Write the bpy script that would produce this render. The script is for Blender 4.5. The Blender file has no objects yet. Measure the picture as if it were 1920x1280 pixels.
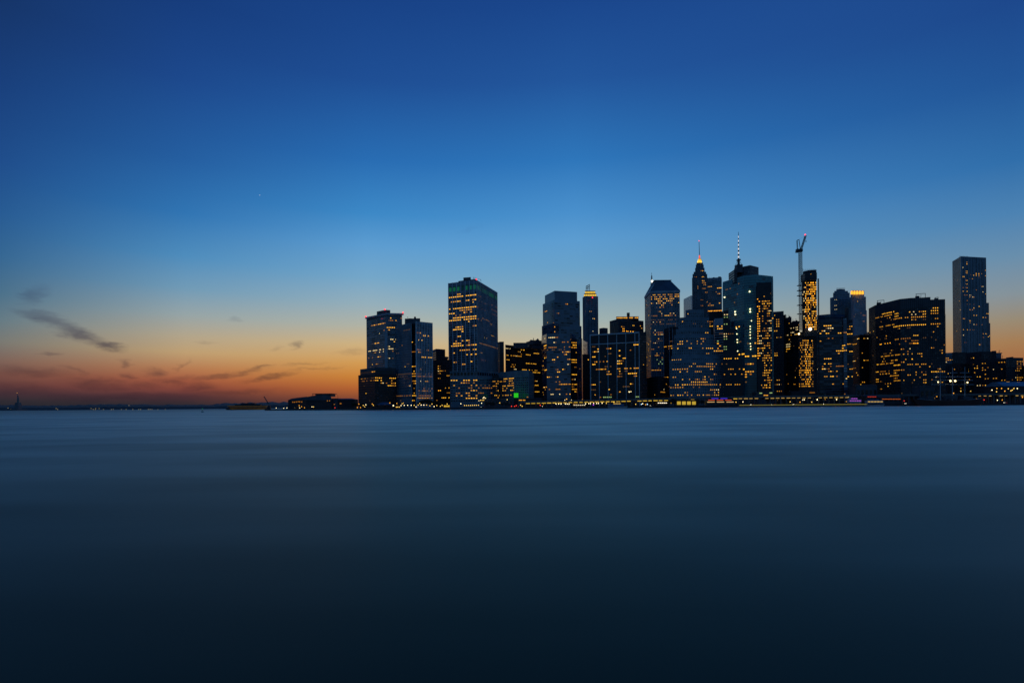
import bpy, bmesh, math, random, re
from mathutils import Vector, Matrix
R = math.radians
random.seed(7)
S = bpy.context.scene
DENOISE = True
COL = S.collection

# ------------------------------------------------------------------ camera
F = 1050.0                       # focal length in photo pixels (1920 wide)
CX, CY, CH = 960.0, 761.0, 4.0
ROLL = R(0.477)
cam = bpy.data.cameras.new('camera'); camo = bpy.data.objects.new('camera', cam); COL.objects.link(camo)
camo.location = (0, 0, CH); camo.rotation_euler = (R(90), ROLL, 0)
cam.sensor_width = 36; cam.lens = F / 1920 * 36; cam.shift_y = (CY - 640) / 1920
cam.clip_start = 0.5; cam.clip_end = 120000
S.camera = camo
S.view_settings.view_transform = 'Standard'; S.view_settings.look = 'None'
S.view_settings.exposure = 0.0; S.view_settings.gamma = 1.0
S.render.engine = 'CYCLES'
S.cycles.max_bounces = 5; S.cycles.glossy_bounces = 3; S.cycles.diffuse_bounces = 2
S.cycles.sample_clamp_indirect = 2.0
S.cycles.use_denoising = DENOISE
S.cycles.filter_width = 1.5

def ray(px, py):
    u = (px - CX) / F; v = (CY - py) / F
    return (u * math.cos(ROLL) + v * math.sin(ROLL), -u * math.sin(ROLL) + v * math.cos(ROLL))
def at(px, py, Y):               # a photo pixel at a depth of Y metres
    x, z = ray(px, py); return Vector((x * Y, Y, CH + z * Y))
def lin(c):
    return tuple(((v / 255) / 12.92 if v / 255 <= 0.04045 else ((v / 255 + 0.055) / 1.055) ** 2.4) for v in c)

# ------------------------------------------------------------------ dusk sky
SKY = {   # sky colour by elevation for five compass directions
 0:    [(0,(21,52,104)),(150,(24,62,122)),(300,(30,76,138)),(400,(38,90,146)),(480,(52,102,146)),(550,(74,112,138)),(600,(100,122,132)),
        (640,(120,120,114)),(675,(124,98,88)),(700,(116,76,68)),(722,(98,60,60)),(738,(66,48,56)),(750,(44,42,50)),(764,(36,38,46))],
 350:  [(0,(22,60,124)),(150,(28,72,140)),(300,(36,94,160)),(400,(48,116,178)),(480,(78,140,188)),(540,(112,154,182)),(590,(150,164,166)),
        (630,(178,164,138)),(660,(190,158,114)),(690,(180,122,82)),(712,(164,90,64)),(728,(130,68,58)),(742,(86,52,56)),(754,(54,44,50)),(763,(42,41,48))],
 690:  [(0,(24,66,134)),(150,(30,78,148)),(300,(40,108,178)),(400,(60,136,198)),(460,(92,156,208)),(520,(116,166,200)),(570,(148,174,186)),
        (610,(176,178,164)),(645,(206,176,126)),(680,(210,154,82)),(705,(202,130,54)),(728,(180,98,48)),(748,(130,70,50)),(762,(84,54,54))],
 1080: [(0,(26,70,140)),(150,(34,86,156)),(300,(46,118,186)),(400,(74,144,204)),(450,(92,156,208)),(500,(104,160,200)),(550,(128,166,188)),
        (600,(160,178,176)),(640,(188,182,158)),(680,(204,168,114)),(720,(196,126,66)),(755,(120,72,56))],
 1900: [(0,(29,72,140)),(150,(34,86,152)),(300,(48,110,170)),(400,(76,130,178)),(480,(104,142,172)),(550,(132,146,154)),(600,(152,138,116)),
        (640,(164,124,84)),(670,(164,110,70)),(720,(140,86,60)),(750,(96,64,56))],
}
W = bpy.data.worlds.new('World'); S.world = W; W.use_nodes = True
nt = W.node_tree; nt.nodes.clear()
def nd(t, tree=nt, **k):
    n = tree.nodes.new(t)
    for a, b in k.items(): setattr(n, a, b)
    return n
def mth(op, a, b=None, tree=nt, clamp=False):
    n = nd('ShaderNodeMath', tree, operation=op, use_clamp=clamp)
    for i, v in enumerate((a, b)):
        if v is None: continue
        if isinstance(v, (int, float)): n.inputs[i].default_value = v
        else: tree.links.new(v, n.inputs[i])
    return n.outputs[0]
def mapr(v, a, b, c=0.0, d=1.0, tree=nt, mode='LINEAR'):
    n = nd('ShaderNodeMapRange', tree, interpolation_type=mode)
    tree.links.new(v, n.inputs[0])
    for i, q in enumerate((a, b, c, d)): n.inputs[i + 1].default_value = q
    return n.outputs[0]
def mix(f, a, b, tree=nt, mode='MIX'):
    n = nd('ShaderNodeMix', tree, data_type='RGBA', blend_type=mode)
    for s, v in ((0, f), (6, a), (7, b)):
        if isinstance(v, (int, float)): n.inputs[s].default_value = v
        elif isinstance(v, tuple): n.inputs[s].default_value = (*v, 1)
        else: tree.links.new(v, n.inputs[s])
    return n.outputs[2]
def build_sky():
    L = nt.links.new
    tc = nd('ShaderNodeTexCoord'); sep = nd('ShaderNodeSeparateXYZ'); L(tc.outputs['Generated'], sep.inputs[0])
    X, Y, Zc = sep.outputs
    elev = mth('MULTIPLY', mth('ARCSINE', Zc), 180 / math.pi)
    az = mth('MULTIPLY', mth('ARCTAN2', X, Y), 180 / math.pi)
    t = mth('DIVIDE', elev, 45.0, clamp=True)
    def ramp(stops):
        n = nd('ShaderNodeValToRGB'); cr = n.color_ramp; cr.interpolation = 'B_SPLINE' if False else 'LINEAR'
        stops = sorted(stops)
        while len(cr.elements) < len(stops): cr.elements.new(0.5)
        for i, (p, c) in enumerate(stops):
            cr.elements[i].position = min(max(p, 0), 1); cr.elements[i].color = (*lin(c), 1)
        L(t, n.inputs[0]); return n.outputs[0]
    cols = []
    for px in sorted(SKY):
        st = []
        for py, c in SKY[px]:
            x, z = ray(px, py)
            st.append((math.degrees(math.atan2(z, math.hypot(x, 1))) / 45.0, c))
        cols.append((math.degrees(math.atan2(ray(px, CY)[0], 1)), ramp(st)))
    cur = cols[0][1]
    for (a0, _), (a1, c1) in zip(cols, cols[1:]):
        cur = mix(mapr(az, a0, a1), cur, c1)
    # the darker eastern half of the sky, behind the viewer
    back = ramp([(0, (58, 82, 104)), (0.12, (60, 94, 122)), (0.35, (50, 92, 132)), (0.7, (34, 74, 126)), (1, (24, 62, 120))])
    absaz = mth('ABSOLUTE', az)
    cur = mix(mapr(absaz, 55, 115, mode='SMOOTHSTEP'), cur, back)
    # thin wisps of cloud low in the west
    cmb = nd('ShaderNodeCombineXYZ'); L(az, cmb.inputs[0]); L(elev, cmb.inputs[1])
    nz = nd('ShaderNodeTexNoise'); nz.inputs['Scale'].default_value = 0.55; nz.inputs['Detail'].default_value = 9; nz.inputs['Roughness'].default_value = 0.64
    mp = nd('ShaderNodeMapping'); mp.inputs['Scale'].default_value = (0.55, 1.5, 1); L(cmb.outputs[0], mp.inputs[0]); L(mp.outputs[0], nz.inputs['Vector'])
    off = nd('ShaderNodeVectorMath', operation='SUBTRACT'); L(nz.outputs['Color'], off.inputs[0]); off.inputs[1].default_value = (0.5, 0.5, 0.5)
    sc = nd('ShaderNodeVectorMath', operation='MULTIPLY'); L(off.outputs[0], sc.inputs[0]); sc.inputs[1].default_value = (3.6, 1.7, 0)
    wv = nd('ShaderNodeVectorMath', operation='ADD'); L(cmb.outputs[0], wv.inputs[0]); L(sc.outputs[0], wv.inputs[1])
    CL = [(94,602,66,12,15,.62),(150,627,62,13,20,.85),(202,646,38,9,10,.8),(60,552,40,16,-30,.35),(289,698,26,10,0,.6),(238,681,15,6,-20,.45),
          (172,717,62,11,4,.55),(240,707,24,8,15,.5),(375,726,46,12,0,.5),(322,717,30,7,8,.5),(431,702,80,6,-13,.6),(486,690,32,4,-15,.5),
          (506,707,58,6,-10,.7),(556,648,10,7,20,.5),(341,685,20,5,-45,.35),(86,663,22,3.5,5,.35),(70,696,70,11,5,.45),(135,694,30,5,25,.3),
          (570,681,44,3,-5,.3),(590,690,60,2.6,-6,.3),(443,599,11,4,0,.22),(390,640,26,4,-5,.2),(281,722,32,7,0,.45),(660,659,34,5,-4,.25),(520,655,16,4,-10,.25),
          (880,430,26,5,-20,.08),(250,744,240,11,1,.5),(40,732,130,14,0,.4),(420,738,120,7,-2,.4),(200,722,90,8,3,.4),(330,712,60,6,-4,.4)]
    tot = None
    for px, py, hl, hw, ang, s in CL:
        x, z = ray(px, py); a0 = math.degrees(math.atan2(x, 1)); e0 = math.degrees(math.atan2(z, math.hypot(x, 1)))
        k = math.degrees(1 / F) * math.cos(R(a0)) ** 2; ke = math.degrees(1 / F) * math.cos(R(a0))
        m = nd('ShaderNodeMapping', vector_type='TEXTURE'); L(wv.outputs[0], m.inputs[0])
        m.inputs['Location'].default_value = (a0, e0, 0); m.inputs['Rotation'].default_value = (0, 0, R(-ang))
        m.inputs['Scale'].default_value = (hl * k * 1.25, hw * ke * 1.35, 1)
        ln = nd('ShaderNodeVectorMath', operation='LENGTH'); L(m.outputs[0], ln.inputs[0])
        v = mapr(ln.outputs['Value'], 1.05, 0.05, 0, min(s*1.25, .95), mode='SMOOTHSTEP')
        tot = v if tot is None else mth('MAXIMUM', tot, v)
    nz2 = nd('ShaderNodeTexNoise'); nz2.inputs['Scale'].default_value = 1.1; nz2.inputs['Detail'].default_value = 5
    mp2 = nd('ShaderNodeMapping'); mp2.inputs['Scale'].default_value = (0.5, 1.6, 1); L(wv.outputs[0], mp2.inputs[0]); L(mp2.outputs[0], nz2.inputs['Vector'])
    tot = mth('MULTIPLY', tot, mapr(nz2.outputs['Fac'], 0.25, 0.65, 0.55, 1.0))
    dark = mix(1.0, cur, (0.34, 0.36, 0.50), mode='MULTIPLY')
    dark = mix(0.12, dark, lin((96, 74, 86)))
    cur = mix(tot, cur, dark)
    # one early star
    d = at(487, 366, 1.0) - Vector((0, 0, CH)); d.normalize()
    dp = nd('ShaderNodeVectorMath', operation='DOT_PRODUCT'); L(tc.outputs['Generated'], dp.inputs[0]); dp.inputs[1].default_value = d
    star = mth('GREATER_THAN', dp.outputs['Value'], math.cos(R(0.032)))
    cur = mix(star, cur, (0.55, 0.65, 0.75))
    bg = nd('ShaderNodeBackground'); L(cur, bg.inputs[0]); bg.inputs[1].default_value = 1.0
    sky = nd('ShaderNodeTexSky', sky_type='NISHITA', sun_disc=False)
    sky.sun_elevation = R(-5); sky.sun_rotation = R(-16)
    bg2 = nd('ShaderNodeBackground'); L(sky.outputs[0], bg2.inputs[0]); bg2.inputs[1].default_value = 0.05
    add = nd('ShaderNodeAddShader'); L(bg.outputs[0], add.inputs[0]); L(bg2.outputs[0], add.inputs[1])
    out = nd('ShaderNodeOutputWorld'); L(add.outputs[0], out.inputs[0])
build_sky()

# ------------------------------------------------------------------ materials
MAT = {}
def surf(name, col, rough=0.7, var=0.25, scale=0.08, metal=0.0, ior=1.45, stretch=(1, 1, 1), bump=0.0, spec=0.5):
    if name in MAT: return MAT[name]
    m = bpy.data.materials.new(name); m.use_nodes = True; t = m.node_tree; b = t.nodes['Principled BSDF']
    tc = nd('ShaderNodeTexCoord', t); mp = nd('ShaderNodeMapping', t); mp.inputs['Scale'].default_value = stretch
    nz = nd('ShaderNodeTexNoise', t); nz.inputs['Scale'].default_value = scale; nz.inputs['Detail'].default_value = 5
    t.links.new(tc.outputs['Object'], mp.inputs[0]); t.links.new(mp.outputs[0], nz.inputs['Vector'])
    c = mix(mapr(nz.outputs['Fac'], 0.3, 0.7, tree=t), tuple(v * (1 - var) for v in col), tuple(min(v * (1 + var), 1) for v in col), tree=t)
    t.links.new(c, b.inputs['Base Color'])
    b.inputs['Roughness'].default_value = rough; b.inputs['Metallic'].default_value = metal; b.inputs['IOR'].default_value = ior
    b.inputs['Specular IOR Level'].default_value = spec
    if bump:
        bp = nd('ShaderNodeBump', t); bp.inputs['Strength'].default_value = bump; t.links.new(nz.outputs['Fac'], bp.inputs['Height']); t.links.new(bp.outputs[0], b.inputs['Normal'])
    MAT[name] = m; return m
def glow(name, col, s):
    if name in MAT: return MAT[name]
    m = bpy.data.materials.new(name); m.use_nodes = True; t = m.node_tree; b = t.nodes['Principled BSDF']
    b.inputs['Base Color'].default_value = (0.02, 0.02, 0.02, 1); b.inputs['Roughness'].default_value = 0.4
    b.inputs['Emission Color'].default_value = (*col, 1); b.inputs['Emission Strength'].default_value = s
    m.cycles.emission_sampling = 'NONE'
    MAT[name] = m; return m
stone   = surf('blue_grey_stone', (0.21, 0.265, 0.30))
stone_l = surf('pale_stone', (0.36, 0.40, 0.43))
stone_d = surf('dark_stone', (0.085, 0.09, 0.10))
brown   = surf('brown_brick', (0.075, 0.05, 0.045), 0.85)
brick   = surf('soot_brick', (0.06, 0.052, 0.052), 0.85)
black   = surf('black_cladding', (0.022, 0.024, 0.028), 0.5)
white   = surf('white_rib', (0.58, 0.61, 0.63), 0.6)
steel   = surf('brushed_steel', (0.42, 0.43, 0.45), 0.32, 0.12, metal=0.9)
steel_d = surf('dark_steel', (0.05, 0.052, 0.058), 0.5, metal=0.3)
g_dark  = surf('dark_glass', (0.008, 0.011, 0.014), 0.12, 0.3, ior=1.45)
g_mid   = surf('blue_glass', (0.03, 0.045, 0.07), 0.12, 0.3, ior=1.7)
g_blind = surf('blind_glass', (0.09, 0.10, 0.115), 0.3, 0.3)
g_teal  = surf('teal_glass', (0.06, 0.26, 0.27), 0.12, 0.2, ior=1.6)
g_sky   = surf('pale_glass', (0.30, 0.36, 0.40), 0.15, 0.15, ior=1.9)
g_blue  = surf('deep_blue_glass', (0.038, 0.10, 0.17), 0.14, 0.25, ior=1.8)
copper  = surf('green_rim', (0.03, 0.22, 0.13), 0.6)
roofm   = surf('roof_membrane', (0.06, 0.065, 0.07), 0.9)
concrete= surf('concrete', (0.16, 0.155, 0.15), 0.9)
gl = [glow('window_light_bright', (1.0, .46, .028), 1.55), glow('window_light_warm', (1.0, .41, .022), .95), glow('window_light_amber', (1.0, .35, .02), .45),
      glow('window_light_dim', (.9, .42, .10), .16), glow('window_light_white', (1.0, .74, .32), 1.3), glow('window_light_green', (.6, .9, .30), .6), glow('window_light_orange', (1.0, .38, .012), 2.3)]
red_l = glow('red_light', (1, .03, .05), 3.0)

# ------------------------------------------------------------------ mesh helpers
class MB:
    def __init__(s): s.v = []; s.f = []; s.m = []; s.mats = []
    def mi(s, m):
        if m not in s.mats: s.mats.append(m)
        return s.mats.index(m)
    def quad(s, a, b, c, d, m):
        i = len(s.v); s.v += [tuple(a), tuple(b), tuple(c), tuple(d)]; s.f.append((i, i+1, i+2, i+3)); s.m.append(s.mi(m))
    def poly(s, pts, m):
        i = len(s.v); s.v += [tuple(p) for p in pts]; s.f.append(tuple(range(i, i+len(pts)))); s.m.append(s.mi(m))
    def prism(s, pts, z0, z1, m, top=None, side=None):     # CCW plan polygon
        n = len(pts)
        for i in range(n):
            a, b = pts[i], pts[(i+1) % n]
            s.quad((a[0],a[1],z0),(b[0],b[1],z0),(b[0],b[1],z1),(a[0],a[1],z1), side or m)
        s.poly([(p[0],p[1],z1) for p in pts], top or m)
        s.poly([(p[0],p[1],z0) for p in reversed(pts)], m)
    def frustum(s, p0, z0, p1, z1, m):
        n = len(p0)
        for i in range(n):
            j = (i+1) % n
            s.quad((*p0[i][:2],z0),(*p0[j][:2],z0),(*p1[j][:2],z1),(*p1[i][:2],z1), m)
        s.poly([(*p[:2],z1) for p in p1], m); s.poly([(*p[:2],z0) for p in reversed(p0)], m)
    def box(s, c, size, m, rz=0.0):
        cx, cy, cz = c; hx, hy, hz = (q/2 for q in size); co, si = math.cos(rz), math.sin(rz)
        pts = [(cx+x*co-y*si, cy+x*si+y*co) for x, y in ((-hx,-hy),(hx,-hy),(hx,hy),(-hx,hy))]
        s.prism(pts, cz-hz, cz+hz, m)
    def tube(s, p, q, r, m, n=8, r2=None):
        p, q = Vector(p), Vector(q); r2 = r if r2 is None else r2
        d = (q-p).normalized(); u = d.orthogonal().normalized(); w = d.cross(u)
        ring = lambda c, rr: [c + (u*math.cos(2*math.pi*k/n)+w*math.sin(2*math.pi*k/n))*rr for k in range(n)]
        A, B = ring(p, r), ring(q, r2)
        for k in range(n):
            j = (k+1) % n; s.quad(A[k], A[j], B[j], B[k], m)
        s.poly(B, m); s.poly(list(reversed(A)), m)
    def ball(s, c, r, m, n=8, k=5):
        c = Vector(c); rows = []
        for i in range(k+1):
            th = math.pi*i/k
            rows.append([c + Vector((math.sin(th)*math.cos(2*math.pi*j/n), math.sin(th)*math.sin(2*math.pi*j/n), math.cos(th)))*r for j in range(n)])
        for i in range(k):
            for j in range(n):
                s.quad(rows[i][j], rows[i+1][j], rows[i+1][(j+1)%n], rows[i][(j+1)%n], m)
    def mesh(s, name, off=(0,0,0)):
        me = bpy.data.meshes.new(name); ox, oy, oz = off
        me.from_pydata([(a-ox,b-oy,c-oz) for a,b,c in s.v], [], s.f)
        for m in s.mats: me.materials.append(m)
        me.polygons.foreach_set('material_index', s.m); me.update(); return me
    def build(s, name, parent=None, off=None):
        o = parent_off(parent) if off is None else off
        ob = bpy.data.objects.new(name, s.mesh(name, o)); COL.objects.link(ob)
        if parent: ob.parent = parent
        else: ob.location = o
        return ob
def parent_off(p):
    o = Vector((0,0,0))
    while p is not None: o += p.location; p = p.parent
    return o
def tag(o, label=None, cat=None, group=None, kind=None):
    if label: o['label'] = label
    if cat: o['category'] = cat
    if group: o['group'] = group
    if kind: o['kind'] = kind
    return o
def thing(name, label, cat, loc, group=None):
    o = bpy.data.objects.new(name, None); COL.objects.link(o); o.location = loc; o.empty_display_size = 2
    return tag(o, label, cat, group)

# a lit window pane: unit box shared by every lit window
def unit_pane(m):
    b = MB(); b.box((0, 0, 0), (1, 1, 1), m); return b.mesh('lit_window')
PANE = [unit_pane(m) for m in gl]
GZ = 2.5

ST = dict(bw=3.2, fh=3.8, ww=.62, wh=.5, band=False, rib=0, ribk=1, ribw=.5, rnd=.03, rowp=.06, glass=(g_dark, g_dark, g_mid), gw=(6, 3, 1),
          ribm=None, mixl=(3, 5, 3, 3, 1), top=4, bot=3, spand=0, glassless=False)
class Face:
    def __init__(s, B, A, Bp, z0, z1, st, wall, part, lit=True):
        s.B = B; s.A = Vector((A[0], A[1])); s.C = Vector((Bp[0], Bp[1])); s.z0 = z0; s.z1 = z1; s.st = st; s.lit = {}
        d = s.C - s.A; s.len = d.length; s.d = d / s.len; s.n = Vector((s.d.y, -s.d.x)); s.can = lit
        s.nb = max(1, round(s.len / st['bw'])); s.bw = s.len / s.nb
        s.nf = max(1, round((z1 - z0 - st['top'] - st['bot']) / st['fh'])); s.fh = (z1 - z0 - st['top'] - st['bot']) / s.nf
        w, g, r = B.mb(part), B.mb('window'), st['ribm'] or wall
        P = lambda u, z, o: (s.A.x + s.d.x*u + s.n.x*o, s.A.y + s.d.y*u + s.n.y*o, z)
        s.P = P; rng = B.rng; gls = st['glass']; gw = st['gw']
        if not st['glassless']:
            for j in range(s.nf):
                za = z0 + st['bot'] + (j + .5 - st['wh']/2)*s.fh; zb = za + st['wh']*s.fh
                if st['band']:
                    step = st['bandk'] if 'bandk' in st else 3
                    for i in range(0, s.nb, step):
                        k = min(step, s.nb - i)
                        g.quad(P(i*s.bw+.1, za, .06), P((i+k)*s.bw-.1, za, .06), P((i+k)*s.bw-.1, zb, .06), P(i*s.bw+.1, zb, .06), rng.choices(gls, gw)[0])
                else:
                    for i in range(s.nb):
                        ua = (i + .5 - st['ww']/2)*s.bw; ub = ua + st['ww']*s.bw
                        g.quad(P(ua, za, .06), P(ub, za, .06), P(ub, zb, .06), P(ua, zb, .06), rng.choices(gls, gw)[0])
        if st['spand']:
            for j in range(s.nf + 1):
                zc = z0 + st['bot'] + j*s.fh; h = st['spand']/2
                w.quad(P(0, zc-h, .14), P(s.len, zc-h, .14), P(s.len, zc+h, .14), P(0, zc+h, .14), r)
                w.quad(P(0, zc+h, .14), P(s.len, zc+h, .14), P(s.len, zc+h, 0), P(0, zc+h, 0), r)
                w.quad(P(0, zc-h, 0), P(s.len, zc-h, 0), P(s.len, zc-h, .14), P(0, zc-h, .14), r)
        if st['rib']:
            for i in range(0, s.nb + 1, st['ribk']):
                u = min(max(i*s.bw, st['ribw']/2), s.len - st['ribw']/2); a, b, o = u - st['ribw']/2, u + st['ribw']/2, st['rib']
                zt = z1 - .02
                w.quad(P(a, z0, o), P(b, z0, o), P(b, zt, o), P(a, zt, o), r)
                w.quad(P(a, z0, 0), P(a, z0, o), P(a, zt, o), P(a, zt, 0), r)
                w.quad(P(b, z0, o), P(b, z0, 0), P(b, zt, 0), P(b, zt, o), r)
                w.quad(P(a, zt, 0), P(a, zt, o), P(b, zt, o), P(b, zt, 0), r)
        if lit:
            for j in range(s.nf):
                p = rng.uniform(.35, .8) if rng.random() < st['rowp'] else st['rnd']*rng.choice((0, .5, 1, 2))
                run = False; c = 0
                for i in range(s.nb):
                    run = rng.random() < (p + (.25 if run else 0) if p > 0 else 0)
                    if run: s.on(i, j)
    def on(s, i, j, m=None):
        if 0 <= i < s.nb and 0 <= j < s.nf:
            s.lit[(i, j)] = s.B.rng.choices(range(len(s.st['mixl'])), s.st['mixl'])[0] if m is None else m
    def uz(s, px, py):
        x, z = ray(px, py); n = s.n
        den = x*n.x + n.y
        Y = (s.A.x*n.x + s.A.y*n.y) / den
        p = Vector((x*Y, Y)); return (p - s.A).dot(s.d), CH + z*Y
    def cell(s, px, py):
        u, z = s.uz(px, py); return int(math.floor(u/s.bw)), int(math.floor((z - s.z0 - s.st['bot'])/s.fh))
    def rows(s, lst, m=None):
        """lit rows read off the photo: (y, x0, x1, share lit[, light])"""
        for r in lst:
            y, x0, x1, p = r[:4]; mm = r[4] if len(r) > 4 else m
            (a, ya), (b, yb) = s.B.z(x0, y), s.B.z(x1, y)
            ua, z = s.uz((a+b)/2, ya); j = int(math.floor((z - s.z0 - s.st['bot'])/s.fh))
            i0, i1 = s.cell(a, ya)[0], s.cell(b, ya)[0]
            run = True
            for i in range(min(i0, i1), max(i0, i1)+1):
                run = s.B.rng.random() < (p if p >= 1 and i1 - i0 < 4 else p*.95 if p >= .85 else p*.8)
                if run: s.on(i, j, mm)
        return s
    def panes(s):
        st = s.st
        for (i, j), m in s.lit.items():
            uc, zc = (i+.5)*s.bw, s.z0 + st['bot'] + (j+.5)*s.fh
            q = (i*7919 + j*104729) % 97/97
            w = s.bw*(.72 if st['band'] else st['ww']*.85)*(.72+.4*q); h = st['wh']*s.fh*(st.get('lh', .5)+.16*((i*31+j*17) % 7)/7)
            yield s.P(uc, zc, .08), s.d, s.n, w, h, m

class Bld:
    seed = 11
    def __init__(s, name, label, Zt, cat='tower', group=None):
        s.name, s.label, s.cat, s.Z, s.group = name, label, cat, Zt, group
        s.m = {}; s.faces = []; Bld.seed += 1; s.rng = random.Random(Bld.seed); s.base = None; s.dim = {}
        s.warn = []
    def z(s, x, y):
        return (s.Z[0] + x/s.Z[2], s.Z[1] + y/s.Z[2])
    def mb(s, k):
        if k not in s.m: s.m[k] = MB()
        return s.m[k]
    def foot(s, vs, c, Y, D):
        """vs: visible plan corners, left to right, as (x, y of the roof edge) ; depth follows from the roof's slope"""
        px, py = s.z(*vs[c]); zc = ray(px, py)[1]; z1 = CH + zc*Y; out = []
        for v in vs:
            if v[1] is None:
                X = ray(s.z(v[0], 0)[0], py)[0]*Y; out.append((X, Y))
            else:
                x, z = ray(*s.z(*v)); Yi = (z1 - CH)/z; out.append((x*Yi, Yi))
        n = len(out)
        if n == 2:
            a, b = Vector(out[0]), Vector(out[1])
            pts = out + [tuple(b*(1+.97*D/b.length)), tuple(a*(1+D/a.length))]
        elif n == 3:
            a, k, b = out; pts = out + [(a[0]+b[0]-k[0], a[1]+b[1]-k[1])]
        else:
            a, b = Vector(out[0]), Vector(out[-1]); pts = out + [tuple(b*(1+D/b.length)), tuple(a*(1+D/a.length))]
        return pts, z1, n
    def tier(s, vs, c, Y, wall, st=None, D=35, y0=None, z0=None, part='wall', styles=None, blank=False, top=None, lit=True):
        pts, z1, n = s.foot(vs, c, Y, D)
        if y0 is not None: z0 = CH + ray(*s.z(vs[c][0], y0))[1]*pts[c][1]
        if z0 is None: z0 = GZ - 1
        s.mb(part).prism(pts, z0, z1, wall, top=top or roofm)
        if s.base is None or z0 < s.base[2]:
            s.base = (sum(p[0] for p in pts)/len(pts), sum(p[1] for p in pts)/len(pts), z0)
        fs = []
        if not blank:
            for k in range(n-1):
                q = dict(ST); q.update(st or {})
                if styles and styles[k]: q.update(styles[k])
                f = Face(s, pts[k], pts[k+1], z0, z1, q, wall, part, lit); fs.append(f)
            q = dict(ST); q.update(st or {}); q.update(rnd=0, rowp=0)
            for a, b in ((n-1, n), (len(pts)-1, 0)):
                Face(s, pts[a], pts[b], z0, z1, q, wall, part, False)
        s.faces += fs; s.pts = pts; s.z1 = z1; s.z0 = z0
        s.last = (pts, z0, z1)
        return fs
    def clutter(s, n=5, masts=2, hmax=3.5):
        pts, z0, z1 = s.last; cx = sum(p[0] for p in pts)/len(pts); cy = sum(p[1] for p in pts)/len(pts); r = s.rng
        def spot(k):
            i = r.randrange(len(pts)); a, b = pts[i], pts[(i+1) % len(pts)]; t = r.random(); q = r.uniform(.25, .8)
            return cx+(a[0]+(b[0]-a[0])*t-cx)*q, cy+(a[1]+(b[1]-a[1])*t-cy)*q
        for k in range(n):
            x, y = spot(k); m = MB()
            if k % 4 == 3:
                m.tube((x,y,z1), (x,y,z1+hmax), 1.5, brown, 10); m.tube((x,y,z1+hmax), (x,y,z1+hmax+1.2), 1.6, stone_d, 10, r2=.15); s.m['water_tank_%d' % (k+len(s.m)*10)] = m
            else:
                h = r.uniform(1.2, hmax); m.box((x,y,z1+h/2), (r.uniform(2.5,6), r.uniform(2.5,6), h), stone_d); s.m['roof_unit_%d' % (k+len(s.m)*10)] = m
        for k in range(masts):
            x, y = spot(k); m = MB(); h = r.uniform(3, 8); m.tube((x,y,z1), (x,y,z1+h), .22, steel_d, 5); m.tube((x-.9,y,z1+h*.8), (x+.9,y,z1+h*.8), .12, steel_d, 4); s.m['roof_mast_%d' % (k+len(s.m)*10)] = m
    def finish(s):
        t = thing(s.name, s.label, s.cat, s.base, s.group); s.t = t
        for k, m in s.m.items():
            if not m.f: continue
            o = m.build(re.sub(r'(_\d+)+$', '', k), t)
            if k == 'window' and k == o.name.split('.')[0]: o['kind'] = 'stuff'
        al = [p for f in s.faces for p in f.panes()]
        al.sort(key=lambda p: -p[3]*p[4]*(1 if p[5] != 3 else .3))
        b = Vector(s.base)
        for c, d, n, w, h, m in al[:100]:
            o = bpy.data.objects.new('lit_window', PANE[m]); COL.objects.link(o); o.parent = t
            M = Matrix(((d.x*w, n.x*.2, 0, c[0]-b.x), (d.y*w, n.y*.2, 0, c[1]-b.y), (0, 0, h, c[2]-b.z), (0, 0, 0, 1)))
            o.matrix_basis = M
        if len(al) > 100:
            r = MB()
            for c, d, n, w, h, m in al[100:]:
                c = Vector(c); u = Vector((d.x, d.y, 0))*w/2; k = Vector((0, 0, h/2)); q = Vector((n.x, n.y, 0))*.1
                A, Bq, C, D = c-u-k+q, c+u-k+q, c+u+k+q, c-u+k+q
                r.quad(A, Bq, C, D, gl[m])
            r.build('lit_window', t)['kind'] = 'stuff'
        for p in s.warn:
            w = MB(); w.ball(p, 1.1, red_l); w.build('warning_light', t)
        return t
    def P(s, x, y, Y): return at(*s.z(x, y), Y)

Z1, Z2, Z3 = (660, 480, 4.265), (820, 480, 4.265), (1000, 480, 4.265)
Z4, Z5, Z6 = (1180, 440, 3.765), (1340, 420, 3.555), (1480, 430, 3.657)
Z7, Z8 = (1600, 460, 4.0), (1740, 460, 4.0)

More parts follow.
